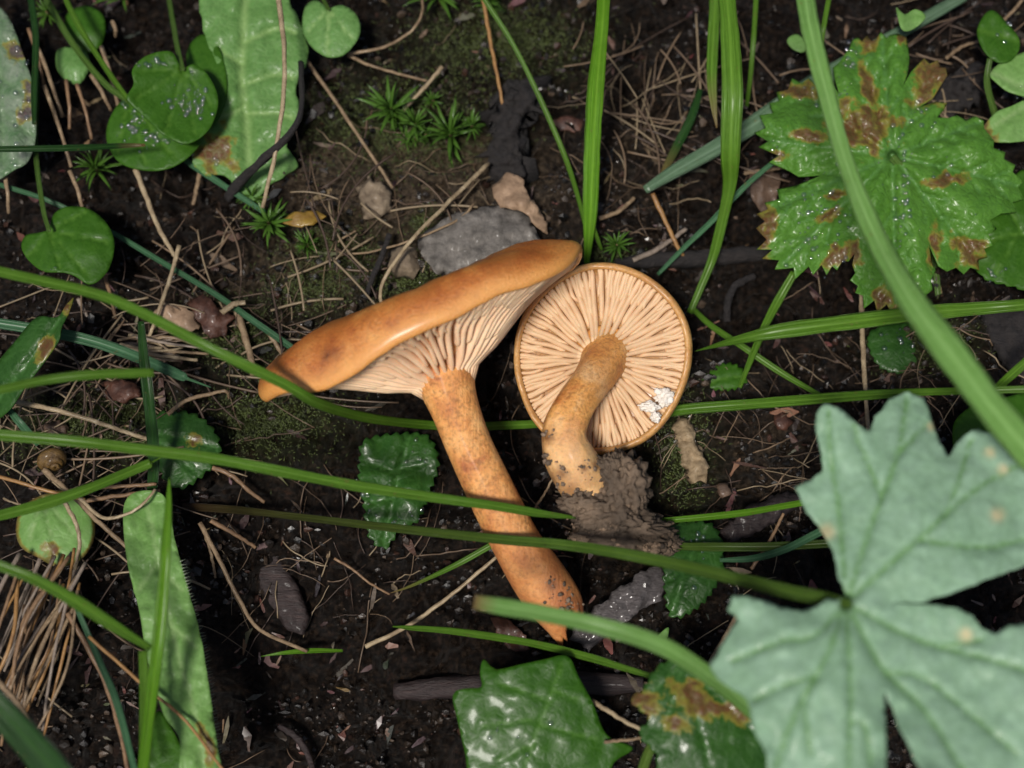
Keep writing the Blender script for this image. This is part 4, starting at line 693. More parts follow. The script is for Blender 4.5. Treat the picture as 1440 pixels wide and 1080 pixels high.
# ------------------------------------------------------------------ grass
GR = {'mid': grass_mat('grass_green', (0.10, 0.24, 0.018), (0.155, 0.32, 0.035)), 'bright': grass_mat('grass_bright', (0.115, 0.31, 0.012), (0.185, 0.40, 0.03)), 'teal': grass_mat('grass_bluish', (0.07, 0.20, 0.09), (0.13, 0.29, 0.15)),
      'pale': grass_mat('grass_pale', (0.19, 0.40, 0.09), (0.27, 0.49, 0.15)), 'dark': grass_mat('grass_dark', (0.02, 0.075, 0.015), (0.035, 0.11, 0.02)), 'grey': grass_mat('grass_greyish', (0.13, 0.24, 0.13), (0.21, 0.33, 0.21), rough=0.3, coat=0.5), 'olive': grass_mat('grass_olive', (0.09, 0.17, 0.02), (0.13, 0.22, 0.04))}
GRASS = [
 ('long arching green blade crossing in front of the edge-on cap', 'mid', [(-20, 376, 5.6, 8), (0, 382, 5.6, 8), (130, 412, 5.7, 8.5), (200, 440, 5.7, 8.5), (300, 492, 5.6, 8.5), (400, 540, 5.2, 8.5), (450, 568, 4.6, 8.5), (520, 588, 3.0, 8), (606, 598, 1.2, 7), (660, 600, .8, 7), (760, 596, .4, 6)], {}),
 ('long green blade lying over the middle of the orange stem', 'mid', [(-20, 610, 4.2, 9), (100, 620, 4.2, 9), (200, 632, 4.1, 9), (300, 645, 4, 9), (400, 664, 3.9, 8.5), (500, 683, 3.8, 8.5), (600, 698, 3.7, 8), (700, 712, 3.5, 7.5), (760, 722, 3, 6), (810, 728, 2.4, 2)], {}),
 ('blurred pale blade with a brown cut end over the stem base', 'pale', [(666, 846, 6.6, 11), (700, 852, 6.6, 13), (760, 862, 6.6, 13), (850, 882, 6.5, 14), (930, 908, 6.2, 14), (990, 945, 5.5, 14), (1060, 1000, 4.4, 14), (1150, 1080, 3, 14)], dict(rootb=0.4)),
 ('thin green blade just above the angular leaf', 'mid', [(552, 881, 1.4, 1), (580, 883, 1.5, 4), (640, 888, 1.7, 5.5), (740, 903, 1.9, 6), (820, 922, 2, 6), (880, 940, 2, 5), (930, 955, 2, 4)], {}),
 ('wide blurred blade slanting down past the scorched leaf', 'pale', [(1128, -30, 7, 15), (1142, 50, 7.2, 15), (1165, 140, 7.3, 14), (1190, 230, 7.4, 14), (1230, 330, 7.5, 17), (1280, 420, 7.6, 22), (1340, 500, 7.7, 25), (1400, 580, 7.8, 26), (1470, 660, 7.9, 26)], dict(keel=0.15)),
 ('ribbed blade ending in a fine point beside the round cap', 'mid', [(977, 494, 1.2, .6), (1010, 485, 1.3, 4), (1050, 475, 1.5, 8), (1100, 465, 1.8, 11), (1200, 452, 2.2, 13), (1300, 440, 2.5, 12), (1400, 432, 2.6, 10), (1470, 426, 2.6, 9)], dict(keel=0.35)),
 ('narrow green blade running from behind the round cap', 'mid', [(890, 588, .35, 8), (960, 576, .8, 8.5), (1060, 568, 1.4, 8.5), (1160, 560, 2, 8), (1260, 553, 2.6, 7), (1340, 550, 3, 6), (1460, 547, 3.2, 6)], {}),
 ('upright green blade with white sheen behind the cap junction', 'bright', [(850, -25, 5, 9), (846, 40, 4.2, 11), (838, 120, 3.2, 13), (833, 200, 2.3, 13.5), (830, 290, 1.3, 12), (827, 345, .6, 7), (825, 375, .2, 4)], dict(keel=0.5, roll=-12)),
 ('thin curved blade meeting the upright sheeny blade at its base', 'mid', [(672, -15, 2.2, 4), (720, 60, 1.9, 4), (760, 140, 1.5, 4), (798, 230, .9, 4), (822, 312, .4, 3.5), (828, 350, .2, 3)], {}),
 ('wide soft blade bending over the flat grey blade', 'mid', [(1020, -25, 3.6, 13), (1027, 60, 3.6, 15.5), (1030, 130, 3.4, 16.5), (1028, 185, 3, 16), (1027, 225, 2.6, 14), (1026, 260, 2.0, 11), (1018, 300, 1.5, 9), (1003, 360, 1, 7), (985, 405, .7, 6), (970, 440, .4, 5)], {}),
 ('short blade with yellowed tip behind the wide soft blade', 'mid', [(1007, -25, 2.4, 9), (1003, 50, 2.2, 9), (1001, 110, 2, 8), (1004, 150, 1.8, 5), (1008, 180, 1.6, 1)], dict(tipb=1.4)),
 ('flat grey-green frosted blade lying diagonally with a cut end', 'grey', [(907, 267, 1.0, 7), (950, 240, 1.1, 11), (1000, 212, 1.2, 13), (1060, 175, 1.3, 15), (1140, 120, 1.3, 14), (1220, 72, 1.2, 12), (1290, 32, 1.1, 10), (1360, -8, 1, 9)], dict(keel=0.1)),
 ('thin dark blade crossing below the flat grey blade', 'teal', [(1112, 208, 1.6, 3), (1050, 260, 1.3, 4.5), (1000, 312, 1, 4.5), (960, 350, .8, 4), (925, 386, .5, 3)], {}),
 ('short slim blade crossing another in an x beside the round cap', 'mid', [(972, 432, .4, 4), (1000, 458, .7, 5), (1045, 488, .9, 5), (1100, 525, .8, 5), (1155, 557, .5, 4)], {}),
 ('short upright blade hanging from below the scorched leaf edge', 'mid', [(1117, 383, 1.4, 6), (1093, 425, 1.2, 7), (1075, 460, 1.1, 6), (1058, 500, 1, 5), (1040, 545, .7, 3)], {}),
 ('bluish blade with cut end pointing at dead grass bundle', 'teal', [(-20, 452, 2.2, 8), (60, 465, 2.1, 8.5), (130, 480, 2, 9), (200, 505, 1.8, 8.5), (258, 530, 1.5, 7.5), (262, 532, 1.5, 3), (297, 545, 1.2, 1)], {}),
 ('short blurred blade with blunt end above the folded leaf', 'mid', [(-20, 553, 5.4, 7), (60, 535, 5.4, 7.5), (130, 527, 5.4, 7.5), (216, 524, 5.3, 7)], {}),
 ('slanting blade with torn end over the pale spotted leaf', 'mid', [(-20, 730, 2.6, 8), (60, 709, 2.6, 9), (130, 685, 2.6, 8.5), (190, 660, 2.5, 8), (212, 651, 2.5, 7), (214, 650, 2.4, 2), (230, 641, 2.3, 1)], {}),
 ('upright bright blade in front of the hairy strap leaf', 'bright', [(238, 672, 4.4, 1), (237, 710, 4.4, 5), (233, 780, 4.4, 8), (228, 850, 4.3, 10), (221, 920, 4.2, 10), (212, 990, 4.1, 9), (200, 1095, 4, 8)], dict(keel=.4)),
 ('second upright blade joining the bright blade at its base', 'mid', [(201, 915, 3.7, 7), (203, 960, 3.7, 7.5), (203, 1010, 3.8, 7.5), (200, 1095, 3.8, 7)], {}),
 ('green blade bending down to the upright blades from tussock', 'mid', [(-20, 788, 4.8, 8), (50, 815, 4.8, 9), (110, 848, 4.7, 10), (160, 880, 4.5, 9), (212, 912, 4.2, 5)], {}),
 ('small pointed blade under the stem with a straw alongside', 'mid', [(549, 834, .5, .5), (580, 823, .7, 2.5), (640, 795, .9, 4.5), (692, 766, 1, 5)], dict(rootb=1.2)),
 ('tiny grass tip touching a curved dead stalk on black soil', 'bright', [(367, 923, .5, .6), (400, 918, .6, 3), (440, 915, .6, 4), (482, 915, .5, 2)], {}),
 ('slim bright blade leaving the soil clod towards pale leaf', 'bright', [(900, 734, 1.0, 4), (960, 730, 1.1, 5), (1040, 722, 1.4, 5.5), (1100, 712, 1.8, 5), (1145, 704, 2.2, 5)], {}),
 ('flat olive blade behind the hairy stalk', 'olive', [(940, 768, .8, 6), (1000, 769, 1, 7), (1080, 769, 1.2, 7), (1170, 764, 1.5, 7)], {}),
 ('curved dull blade bending up behind the pale leaf edge', 'teal', [(1012, 788, .9, 3), (1060, 785, 1.1, 5.5), (1105, 772, 1.5, 6), (1155, 747, 2, 6)], {}),
 ('long thin stalk passing under the heart-shaped leaf to the cap', 'teal', [(-20, 254, .9, 4), (60, 279, .9, 4), (110, 302, .8, 4), (160, 328, .8, 4), (220, 364, .8, 4.5), (300, 412, .8, 4.5), (350, 447, .8, 5), (415, 492, .7, 5)], {}),
 ('short stalk running out from under the round wet leaves', 'teal', [(240, 205, .9, 5), (265, 228, 1.0, 5), (310, 258, .9, 5), (372, 299, .5, 4)], {}),
 ('thin dark blade with a brown tip lying on round leaf', 'dark', [(-20, 210, 2.5, 4.5), (100, 208, 2.5, 5), (170, 205, 2.4, 4), (204, 204, 2.4, 2)], dict(tipb=0.7)),
 ('thin green stalk crossing beside the yellow-green stalk', 'mid', [(86, -15, 1.6, 4), (110, 35, 1.7, 4.5), (150, 98, 1.8, 4.5), (180, 140, 1.9, 4)], {}),
 ('short green blade poking out behind the foreground blade', 'mid', [(1396, 552, 1.6, 6), (1425, 525, 2, 7.5), (1465, 490, 2.4, 8)], {}),
 ('dark green blade over fine roots with withered lower end', 'dark', [(985, 125, .9, 4), (972, 165, .8, 7), (952, 205, .6, 7), (935, 238, .5, 5), (925, 258, .5, 2)], dict(tipb=1.2)),
 ('dark blurred bluish blade at the foot of the tussock', 'dark', [(-40, 960, 5.5, 22), (20, 1020, 5.5, 24), (90, 1100, 5.5, 24)], {}),
 ('narrow teal blade lying along a brown banded stalk', 'teal', [(108, 855, 2.2, 4), (140, 930, 2.2, 5), (165, 990, 2.3, 5.5), (192, 1095, 2.3, 5.5)], {}),
 ('slim green stem rising past the wide soft blade', 'mid', [(1064, -15, 1.6, 4), (1060, 50, 1.4, 4), (1055, 110, 1, 3.5), (1050, 150, .6, 3)], {}),
 ('thin green stem behind the wide slanting blade', 'mid', [(1168, -15, 2, 4), (1158, 40, 1.8, 4), (1150, 95, 1.3, 3)], {}),
 ('dark upright stalk crossing the dead grass bundle', 'dark', [(198, 452, 3, 5), (203, 510, 2.6, 8), (210, 570, 2.2, 9), (216, 640, 1.6, 9), (214, 690, 1.2, 8)], {}),
 ('short bluish blade tip beside the folded dark leaf', 'teal', [(5, 566, 1.6, 4), (28, 595, 1.5, 6), (55, 625, 1.2, 5)], {}),
 ('cut yellow-green stalk beside the angular leaf corner', 'olive', [(900, 1095, 2.2, 8), (909, 1066, 2.4, 8), (920, 1042, 2.6, 8)], {}),
 ('blade stump sprouting beside the base of sheeny blade', 'mid', [(846, 352, .5, 2), (840, 335, .7, 3), (836, 318, .9, 1)], {}),
 ('dark grass blade at the mottled leaf edge', 'dark', [(40, -20, 1.8, 5), (50, 50, 1.9, 5), (48, 130, 1.9, 5), (48, 175, 1.8, 3)], {}),
]
for lab, m, ctrl, kw in GRASS:
    tag(blade('grass_blade', ctrl, GR[m], n=max(24, int(len(ctrl)*8)), **kw), lab, 'grass blade', 'green grass blades and stalks')

# ------------------------------------------------------------------ dead stalks
DS = {'tan': plain_mat('straw_tan', (.10, .06, .03), (.27, .19, .11), 4, .6, .1, .6, c3=(.42, .33, .21), stretch=(1, 1, 1)), 'pale': plain_mat('straw_pale', (.16, .11, .06), (.36, .28, .17), 4, .55, .1, .6, c3=(.52, .44, .31)), 'brown': plain_mat('straw_brown', (.10, .055, .028), (.22, .13, .065), 5, .6, .1, .4, c3=(.28, .18, .1)), 'orange': plain_mat('straw_orange', (.17, .08, .025), (.30, .16, .05), 5, .55, .1, .3), 'grey': plain_mat('straw_grey', (.13, .10, .075), (.24, .19, .15), 5, .6, .1, .4)}
STRAWS = [
 ('bent pale stalk leaning over the grey stone to cap edge', 'pale', 4.2, [(687, 230, .7), (620, 295, .9), (570, 348, 1.0), (535, 405, .8), (541, 442, .5)]),
 ('fine curved stalk crossing the bent stalk by the stone', 'tan', 2.4, [(667, 285, .7), (650, 305, .7), (610, 325, .7), (540, 350, .45), (480, 357, .35), (473, 342, .35), (500, 325, .35)]),
 ('straight pale stalk ending under the orange stem', 'pale', 4.2, [(514, 909, .6), (570, 882, .7), (630, 840, .8), (702, 780, .9)]),
 ('long pale stalk lying over the strap leaf', 'pale', 4.8, [(390, -15, 2.2), (399, 60, 2.1), (399, 130, 1.9), (387, 215, 1.6), (369, 292, 1.0)]),
 ('thin brown stalk slanting through the star moss', 'tan', 3.6, [(430, 84, .6), (470, 140, .6), (520, 215, .6), (552, 264, .4)]),
 ('jointed straw leaning from round leaf towards soil', 'pale', 5.0, [(190, 238, 1.1), (205, 275, 1), (222, 318, .9), (247, 362, .8)]),
 ('short straw crossing the thin stalk below jointed straw', 'pale', 4.2, [(252, 345, 1.1), (238, 395, 1), (222, 440, .9), (208, 478, .6)]),
 ('straight pale straw above the lower long blade', 'pale', 4.8, [(14, 564, 1.2), (80, 577, 1.2), (150, 598, 1.1), (214, 620, .9)]),
 ('short bent straw beside the dark toothed leaf', 'tan', 4.0, [(236, 583, .9), (262, 563, .9), (300, 553, .9), (318, 550, .9), (322, 560, .7)]),
 ('long curved stalk swinging across black soil', 'tan', 4.2, [(281, 735, .9), (305, 780, .9), (335, 840, .9), (365, 885, .8), (432, 916, .7)]),
 ('short straight stalk beside the long curved stalk', 'tan', 3.2, [(284, 738, .7), (296, 775, .7), (303, 813, .6)]),
 ('upright jointed straw below the scorched leaf', 'pale', 5.0, [(1211, 408, 1.2), (1213, 480, 1.2), (1217, 550, 1.2), (1221, 606, 1.2)]),
 ('curved rootlet beside the small matt heart-shaped leaf', 'tan', 3.0, [(488, 76, .6), (540, 66, .7), (580, 42, .8), (594, 14, .8), (592, -12, .7)]),
 ('thin stalk running from heart-shaped leaf to star moss', 'tan', 3.0, [(488, 78, .5), (530, 95, .5), (600, 114, .4)]),
 ('short pale straw stuck in the star moss', 'pale', 4.0, [(622, 94, .8), (595, 125, .7), (562, 160, .4)]),
 ('orange-brown stalk pointing down at the black stump', 'orange', 3.6, [(678, -10, .8), (690, 60, .8), (700, 110, .8), (707, 147, .7)]),
 ('short root lying from sheeny blade towards fine roots', 'tan', 4.5, [(842, 308, .4), (870, 297, .45), (892, 278, .4)]),
 ('flat straw below the flat grey blade end', 'grey', 5.0, [(890, 366, .5), (925, 350, .5), (965, 322, .4)]),
 ('withered stalk hanging from flat grey blade end', 'orange', 4.5, [(918, 272, .8), (935, 310, .6), (952, 345, .5), (966, 368, .3)]),
 ('thick dead culm in the bundle left of edge-on cap', 'tan', 7.0, [(330, 425, .5), (342, 465, .5), (352, 500, .5), (356, 528, .4)]),
 ('curled culm beside the thick dead culm', 'tan', 5.0, [(350, 445, .6), (375, 465, .6), (392, 490, .5), (398, 500, .4)]),
 ('tan frayed straw knot on thin stalk', 'pale', 6.0, [(312, 440, .9), (328, 428, 1.0), (345, 425, 1.0)]),
 ('brown banded stalk beside the narrow teal blade', 'brown', 5.0, [(95, 862, 1.9), (120, 905, 1.9), (150, 965, 1.9), (170, 1035, 2), (182, 1095, 2)]),
 ('fine orange stalk passing behind the upright blades', 'orange', 3.2, [(125, 895, 2.6), (170, 935, 2.8), (215, 975, 3.0), (262, 1015, 3.1), (315, 1085, 3.2)]),
 ('long straw slanting across the dry tussock foot', 'tan', 5.5, [(-5, 955, 2.4), (25, 990, 2.5), (55, 1040, 2.6), (90, 1095, 2.7)]),
 ('banded straw lying on the pale spotted leaf', 'pale', 4.2, [(90, 705, 1.5), (104, 730, 1.5), (112, 760, 1.4), (106, 800, 1.2)]),
 ('straw running from snail shell to the strap leaf', 'tan', 5.0, [(62, 660, 1), (105, 700, 1.1), (140, 735, 1.1), (185, 775, 1)]),
 ('curled straw loop above the hairy strap leaf', 'pale', 3.6, [(112, 700, 1.6), (145, 728, 1.7), (180, 722, 1.8), (205, 705, 1.9), (218, 688, 1.9)]),
 ('brown straw lying across under the slanting blade', 'brown', 4.0, [(105, 690, 1.3), (150, 685, 1.3), (220, 681, 1.3)]),
 ('second brown straw below the slanting blade', 'brown', 4.0, [(120, 705, 1.2), (160, 698, 1.2), (225, 690, 1.2)]),
 ('long brown stalk above the pale spotted leaf', 'orange', 3.6, [(-10, 668, 1.5), (40, 682, 1.5), (90, 696, 1.4), (120, 702, 1.3)]),
 ('pale forked straw below the angular leaf corner', 'pale', 4.4, [(833, 986, 2), (860, 1003, 2.1), (890, 1020, 2.2), (920, 1034, 2.3)]),
 ('thin straw meeting the pale forked straw', 'tan', 3.0, [(850, 1043, 2.2), (885, 1040, 2.3), (920, 1034, 2.4)]),
 ('thin straw under the curved dull blade', 'brown', 3.5, [(1056, 800, .8), (1080, 765, 1.0), (1102, 722, 1.2)]),
 ('tan straw pair leaning on the pale leaf lobe', 'tan', 4.5, [(1038, 862, 1.5), (1020, 895, 1.5), (1005, 920, 1.4), (990, 945, 1.3)]),
 ('brown twiglet lying below the lower long blade', 'brown', 4.5, [(292, 655, .7), (325, 668, .7), (350, 690, .6), (372, 706, .5)]),
 ('brown twiglet beside the start of the hairy stalk', 'brown', 4.2, [(296, 732, .8), (325, 748, .7), (360, 770, .5)]),
 ('short straw under the strap leaf tip', 'tan', 4.5, [(284, 232, .5), (278, 258, .5), (272, 288, .4)]),
 ('thin stalk between the stem and the soil clod', 'tan', 2.5, [(752, 714, .8), (765, 695, .8), (778, 672, .8)]),
 ('pale straw lying beside the scorched leaf', 'tan', 4.5, [(1046, 243, .5), (1075, 240, .5), (1105, 234, .5)]),
 ('thin grey stalk behind the leaflet near black litter', 'tan', 3.5, [(1330, 82, .7), (1352, 66, .7), (1376, 58, .7)]),
 ('thin straw pointing up beside the seedling', 'tan', 3.5, [(1404, 35, 1), (1425, 15, 1), (1445, -10, 1)]),
 ('thin reddish stalk left of the dead grass bundle', 'brown', 4.0, [(148, 388, .6), (155, 415, .6), (163, 448, .5)]),
 ('short tan stalk above frayed bundle', 'grey', 4.0, [(110, 420, .5), (120, 440, .5), (128, 455, .4)]),
 ('fine root arching beside pointed blade on soil', 'brown', 2.6, [(470, 785, .5), (495, 800, .5), (520, 820, .5), (548, 836, .4)]),
]
for lab, m, r, ctrl in STRAWS:
    tag(straw('dead_stalk', ctrl, r, DS[m], n=26), lab, 'dead stalk', 'dead stalks and straws lying about')
for x0, y0, x1, y1, r in ((40, 40, 62, 120, 3.5), (62, 120, 100, 235, 4), (50, 60, 88, 165, 4), (93, 112, 98, 182, 3.5), (108, 118, 129, 196, 3.5), (128, 105, 156, 156, 4), (142, 65, 166, 150, 4), (5, 235, 12, 300, 4), (98, 240, 118, 300, 4), (158, 30, 163, 52, 4)):
    tag(straw('dead_stalk', [(x0, y0, 1.0), ((x0+x1)/2+2, (y0+y1)/2, 1.0), (x1, y1, .7)], r, DS['tan' if r > 3.6 else 'brown'], n=12), 'short dry upright straw in the dark gap by the mottled leaf', 'dead stalk', 'upright straws by the mottled leaf')
for i in range(44):
    a = random.uniform(0, 1); x0 = 25+95*a+random.gauss(0, 8); y0 = random.uniform(770, 870); x1 = x0*0.62-28+random.gauss(0, 20); y1 = y0+random.uniform(110, 230)
    h0 = random.uniform(.6, 1.9); tag(straw('dead_stalk', [(x0, y0, h0), ((x0+x1)/2+random.gauss(0, 9), (y0+y1)/2, h0+.2), (x1, y1, h0-.3)], random.uniform(2.2, 4.6), DS[random.choice(['tan', 'brown', 'brown', 'grey', 'grey', 'orange'])], n=14), 'thin dry straw among many in the dead tussock', 'dead stalk', 'straws of the dead tussock')
for i in range(16):
    y0 = random.gauss(487, 9); x0 = random.uniform(140, 200); x1 = x0+random.uniform(50, 130); h = random.uniform(.4, .9)
    tag(straw('dead_stalk', [(x0, y0, h), (x0*.5+x1*.5, y0+random.gauss(3, 5), h+.1), (x1, y0+(x1-x0)*.14+random.gauss(0, 5), h)], random.uniform(2.2, 4.2), DS[random.choice(['tan', 'pale', 'grey'])], n=14), 'frayed tan straw in the flattened dead grass bundle', 'dead stalk', 'straws of the flattened bundle')

# ------------------------------------------------------------------ star moss
M_STAR = leaf_mat('star_moss', (0.045, 0.115, 0.012), (0.075, 0.165, 0.022), (0.1, 0.2, 0.05), rough=0.4, coat=0.2, trans=0.3, bstr=0.1)
def moss_leaf_mesh(L):
    V, F = [], []
    for i in range(7):
        t = i/6; w = 0.075*(1-t)**0.7*(0.5+t*0.9 if t < .5 else .95)+0.003; z = 0.30*L*math.sin(t*1.5)-0.22*t*t*L
        V += [(t*L, -w, z), (t*L, 0, z-0.03), (t*L, w, z), (t*L, 0, z-0.05)]
    for i in range(6):
        for k in range(4): a, b = i*4+k, i*4+(k+1) % 4; F.append((a, b, b+4, a+4))
    me = bpy.data.meshes.new('leaf'); me.from_pydata(V, [], F); me.materials.append(M_STAR); me.polygons.foreach_set('use_smooth', [True]*len(F))
    for k in ('vein', 'brown', 'pale'): me.attributes.new(k, 'FLOAT', 'POINT')
    return me
MLM = [moss_leaf_mesh(L) for L in (0.55, 0.7, 0.85)]
STAR = [(552, 168, 1.0, 'star moss rosette with a straw stuck beside it'), (634, 203, 1.05, 'star moss rosette beside the black stump'), (382, 326, .95, 'star moss rosette next to an orange dead leaf'), (618, 6, 1.0, 'star moss rosette near the orange-brown stalk'), (180, 8, 1.0, 'star moss rosette beside the round wet leaves stalk'), (140, 246, .8, 'dark star moss rosette below the round wet leaf'), (866, 352, .6, 'small star moss rosette behind the round cap'), (585, 185, .7, 'small star moss rosette between two larger ones')]
for _ in range(16):
    c_ = random.choice(STAR[:5]); STAR.append((random.gauss(c_[0], 36), random.gauss(c_[1], 24), random.uniform(.35, .65), 'small star moss shoot in the moss patch around larger rosettes'))
for px, py, sc, lab in STAR:
    p = T(px, py, 0.0); r0 = tag(empty('star_moss', p), lab, 'moss', 'star moss rosettes on the soil')
    V, F = tube_pts(np.array([[p.x, p.y, p.z-.1], [p.x+.02, p.y, p.z+.2], [p.x, p.y+.02, p.z+.55*sc]]), [.05, .05, .04], 6); build('stem', np.array(V), F, DS['brown'], r0)
    for i in range(26):
        o = bpy.data.objects.new('leaf', random.choice(MLM)); COL.objects.link(o); o.parent = r0
        lvl = random.random(); o.location = (0, 0, (.28+.30*lvl)*sc); o.scale = (sc*random.uniform(.8, 1.15),)*3
        o.rotation_euler = (random.uniform(-.4, .4), -R(5+48*lvl*lvl)+random.uniform(-.1, .1), i*2.39996+random.uniform(-.2, .2))

# ------------------------------------------------------------------ stones, wood, dead leaves
M_STONE = plain_mat('grey_stone', (.05, .044, .038), (.16, .145, .13), 3, .7, .1, .6, c3=(.25, .235, .215), bsc=9)
M_STONE2 = plain_mat('tan_stone', (.10, .07, .045), (.22, .17, .115), 3, .75, .05, .6, c3=(.29, .235, .17), bsc=9)
M_BLACK = plain_mat('black_wood', (.006, .005, .006), (.018, .014, .013), 3, .7, .0, .9, stretch=(1, 3, 3), c3=(.034, .027, .025), bsc=8)
M_REDW = plain_mat('red_wood', (.010, .006, .006), (.030, .018, .017), 3, .6, .05, .7, stretch=(.5, 3, 3), c3=(.07, .04, .035), bsc=7)
M_GREYW = plain_mat('grey_wood', (.045, .038, .038), (.13, .115, .115), 2.5, .35, .5, .9, stretch=(1.2, 5, 3), c3=(.22, .2, .2), bsc=7)
M_BARK = plain_mat('pale_bark', (.12, .08, .04), (.30, .22, .13), 3, .7, .05, .8, c3=(.42, .36, .26), bsc=8)
M_DEAD = {'red': plain_mat('dead_leaf_red', (.025, .011, .008), (.085, .034, .02), 3, .5, .2, .5), 'tan': plain_mat('dead_leaf_tan', (.16, .10, .06), (.33, .22, .14), 3, .6, .1, .5), 'orange': plain_mat('dead_leaf_orange', (.14, .07, .012), (.24, .15, .02), 3, .5, .2, .4), 'brown': plain_mat('dead_leaf_brown', (.05, .03, .02), (.12, .075, .05), 3, .55, .2, .5)}
def stone(name, out, h, thick, mat, lab, cat, dome=0.25, relief=0.1, kink=0, facets=0, rough=3.0):
    c = np.array(out, float).mean(0); sz = np.ptp(np.array(out, float), axis=0).max()/2; rr_ = random.Random(lab)
    pl = [(rr_.uniform(-1, 1), rr_.uniform(-1, 1), rr_.uniform(.0, .25)) for _ in range(7)]
    def zf(x, y):
        u, v = (x-c[0])/sz, (y-c[1])/sz
        if facets: return h+min([dome]+[dome*1.3-facets*(a*u+b*v)*1.2+q*.5 for a, b, q in pl])
        return h+dome*(1-u*u-v*v)+kink*u
    thin = thick < 0.08
    o, d = slab(name, out, zf, mat, step=4.5, thick=thick, relief=relief, rscale=0.11 if not thin else 0.06, smooth=0, resam=5, rough_edge=rough, edge=None if thin else (0.10, 4)); return tag(o, lab, cat)
stone('stone', [(588, 336), (606, 318), (640, 300), (700, 288), (737, 298), (768, 345), (760, 372), (700, 384), (640, 388), (612, 384), (596, 362)], .55, .7, M_STONE, 'grey angular stone half hidden behind the edge-on cap', 'stone', .25, .06, 0, .5)
stone('stone', [(549, 352), (566, 344), (588, 350), (592, 375), (580, 392), (556, 390), (546, 374)], .35, .5, M_STONE2, 'small pale tan stone with moss below it', 'stone', .2, .07, 0, .4)
stone('stone', [(502, 262), (520, 248), (548, 266), (552, 288), (538, 306), (512, 308), (506, 286)], .16, .3, M_STONE2, 'light brown earth lump on the bare bank', 'stone', .12, .12)
stone('bark_chip', [(947, 594), (958, 586), (970, 590), (984, 630), (996, 655), (990, 674), (974, 678), (962, 660), (950, 628)], .45, .3, M_BARK, 'pale crumbling bark chip below the narrow green blade', 'bark chip', .12, .12)
stone('wood_chip', [(800, 898), (820, 868), (856, 838), (905, 800), (928, 793), (940, 812), (932, 842), (900, 858), (860, 890), (828, 912)], .7, .18, M_GREYW, 'wet grey split wood chip beside the stem base', 'wood chip', .1, .1)
stone('bark_strip', [(338, 758), (368, 748), (396, 786), (422, 828), (436, 870), (428, 894), (404, 886), (372, 842), (348, 796)], .12, .12, M_REDW, 'dark purplish bark strip behind the long curved stalk', 'bark strip', .05, .03, rough=1.0)
stone('dead_leaf', [(690, 262), (712, 244), (736, 250), (744, 272), (764, 300), (772, 330), (756, 322), (738, 300), (716, 292), (700, 290)], .75, .05, M_DEAD['tan'], 'crumpled tan dead leaf over the grey stone corner', 'dead leaf', .25, .14)
stone('dead_leaf', [(396, 312), (412, 300), (440, 296), (460, 302), (446, 314), (418, 322)], .6, .04, M_DEAD['orange'], 'orange yellowing leaf scrap beside the star moss', 'dead leaf', .1, .05)
stone('dead_leaf', [(142, 538), (170, 532), (194, 540), (198, 556), (176, 568), (152, 562)], .55, .05, M_DEAD['red'], 'reddish-brown dead leaf under the blunt blurred blade', 'dead leaf', .2, .12)
stone('dead_leaf', [(262, 425), (285, 412), (308, 430), (330, 442), (318, 470), (296, 476), (280, 455)], .5, .05, M_DEAD['red'], 'dark red dead leaf beside the frayed straw knot', 'dead leaf', .2, .12)
stone('dead_leaf', [(210, 440), (240, 424), (275, 440), (282, 462), (250, 470), (222, 462)], .5, .05, M_DEAD['tan'], 'curled tan husk above the flattened dead grass', 'dead leaf', .25, .14)
stone('dead_leaf', [(690, 872), (712, 866), (734, 890), (748, 914), (724, 916), (702, 898)], .5, .05, M_DEAD['red'], 'small red-brown leaf scrap beneath the stem base', 'dead leaf', .12, .1)
stone('dead_leaf', [(775, 168), (800, 160), (828, 176), (815, 188), (790, 184)], .3, .05, M_DEAD['red'], 'rusty leaf scrap beside the upright sheeny blade', 'dead leaf', .12, .1)
stone('dead_leaf', [(1052, 244), (1074, 236), (1098, 250), (1090, 290), (1072, 300), (1056, 276)], .4, .05, M_DEAD['brown'], 'brown rolled dead leaf behind the scorched leaf teeth', 'dead leaf', .2, .14)
stone('dead_leaf', [(1086, 584), (1102, 578), (1116, 592), (1106, 606), (1090, 602)], .3, .06, M_DEAD['red'], 'small dark red scrap on soil below narrow blade', 'dead leaf', .12, .06)
stone('dead_leaf', [(1006, 682), (1022, 676), (1030, 694), (1014, 702)], .4, .06, M_DEAD['brown'], 'tiny dull brown scrap above the slim bright blade', 'dead leaf', .1, .05)
stone('bark_strip', [(1010, 748), (1050, 712), (1110, 690), (1140, 700), (1100, 728), (1058, 752), (1024, 764)], .35, .1, M_REDW, 'purplish bark strip under the slim bright blade', 'bark strip', .12, .08)
stone('bark_strip', [(1376, 430), (1420, 425), (1470, 440), (1470, 530), (1440, 545), (1400, 500)], .2, .4, M_BLACK, 'black wet wood fragment beyond the wide slanting blade', 'bark strip', .2, .12)
stone('bark_strip', [(1296, 150), (1330, 110), (1372, 86), (1400, 92), (1380, 130), (1352, 160), (1322, 168)], .3, .3, M_BLACK, 'black fibrous litter piece beside the scorched leaf', 'bark strip', .2, .2)
stone('bark_strip', [(60, 596), (84, 588), (100, 604), (96, 622), (72, 628), (58, 614)], .3, .2, M_DEAD['brown'], 'crumbly brown bark bit under the straight pale straw', 'bark strip', .15, .15)
def stick(lab, ctrl, mat, seed, lump=0.35, sides=12, name='twig'):
    C = [(*B(x, y, h), r*unit(B(x, y, h))) for x, y, h, r in ctrl]; S = catmull(C, 40); V, F = tube_pts(S[:, :3], S[:, 3], sides, lump, seed); return tag(build(name, np.array(V), F, mat), lab, 'twig')
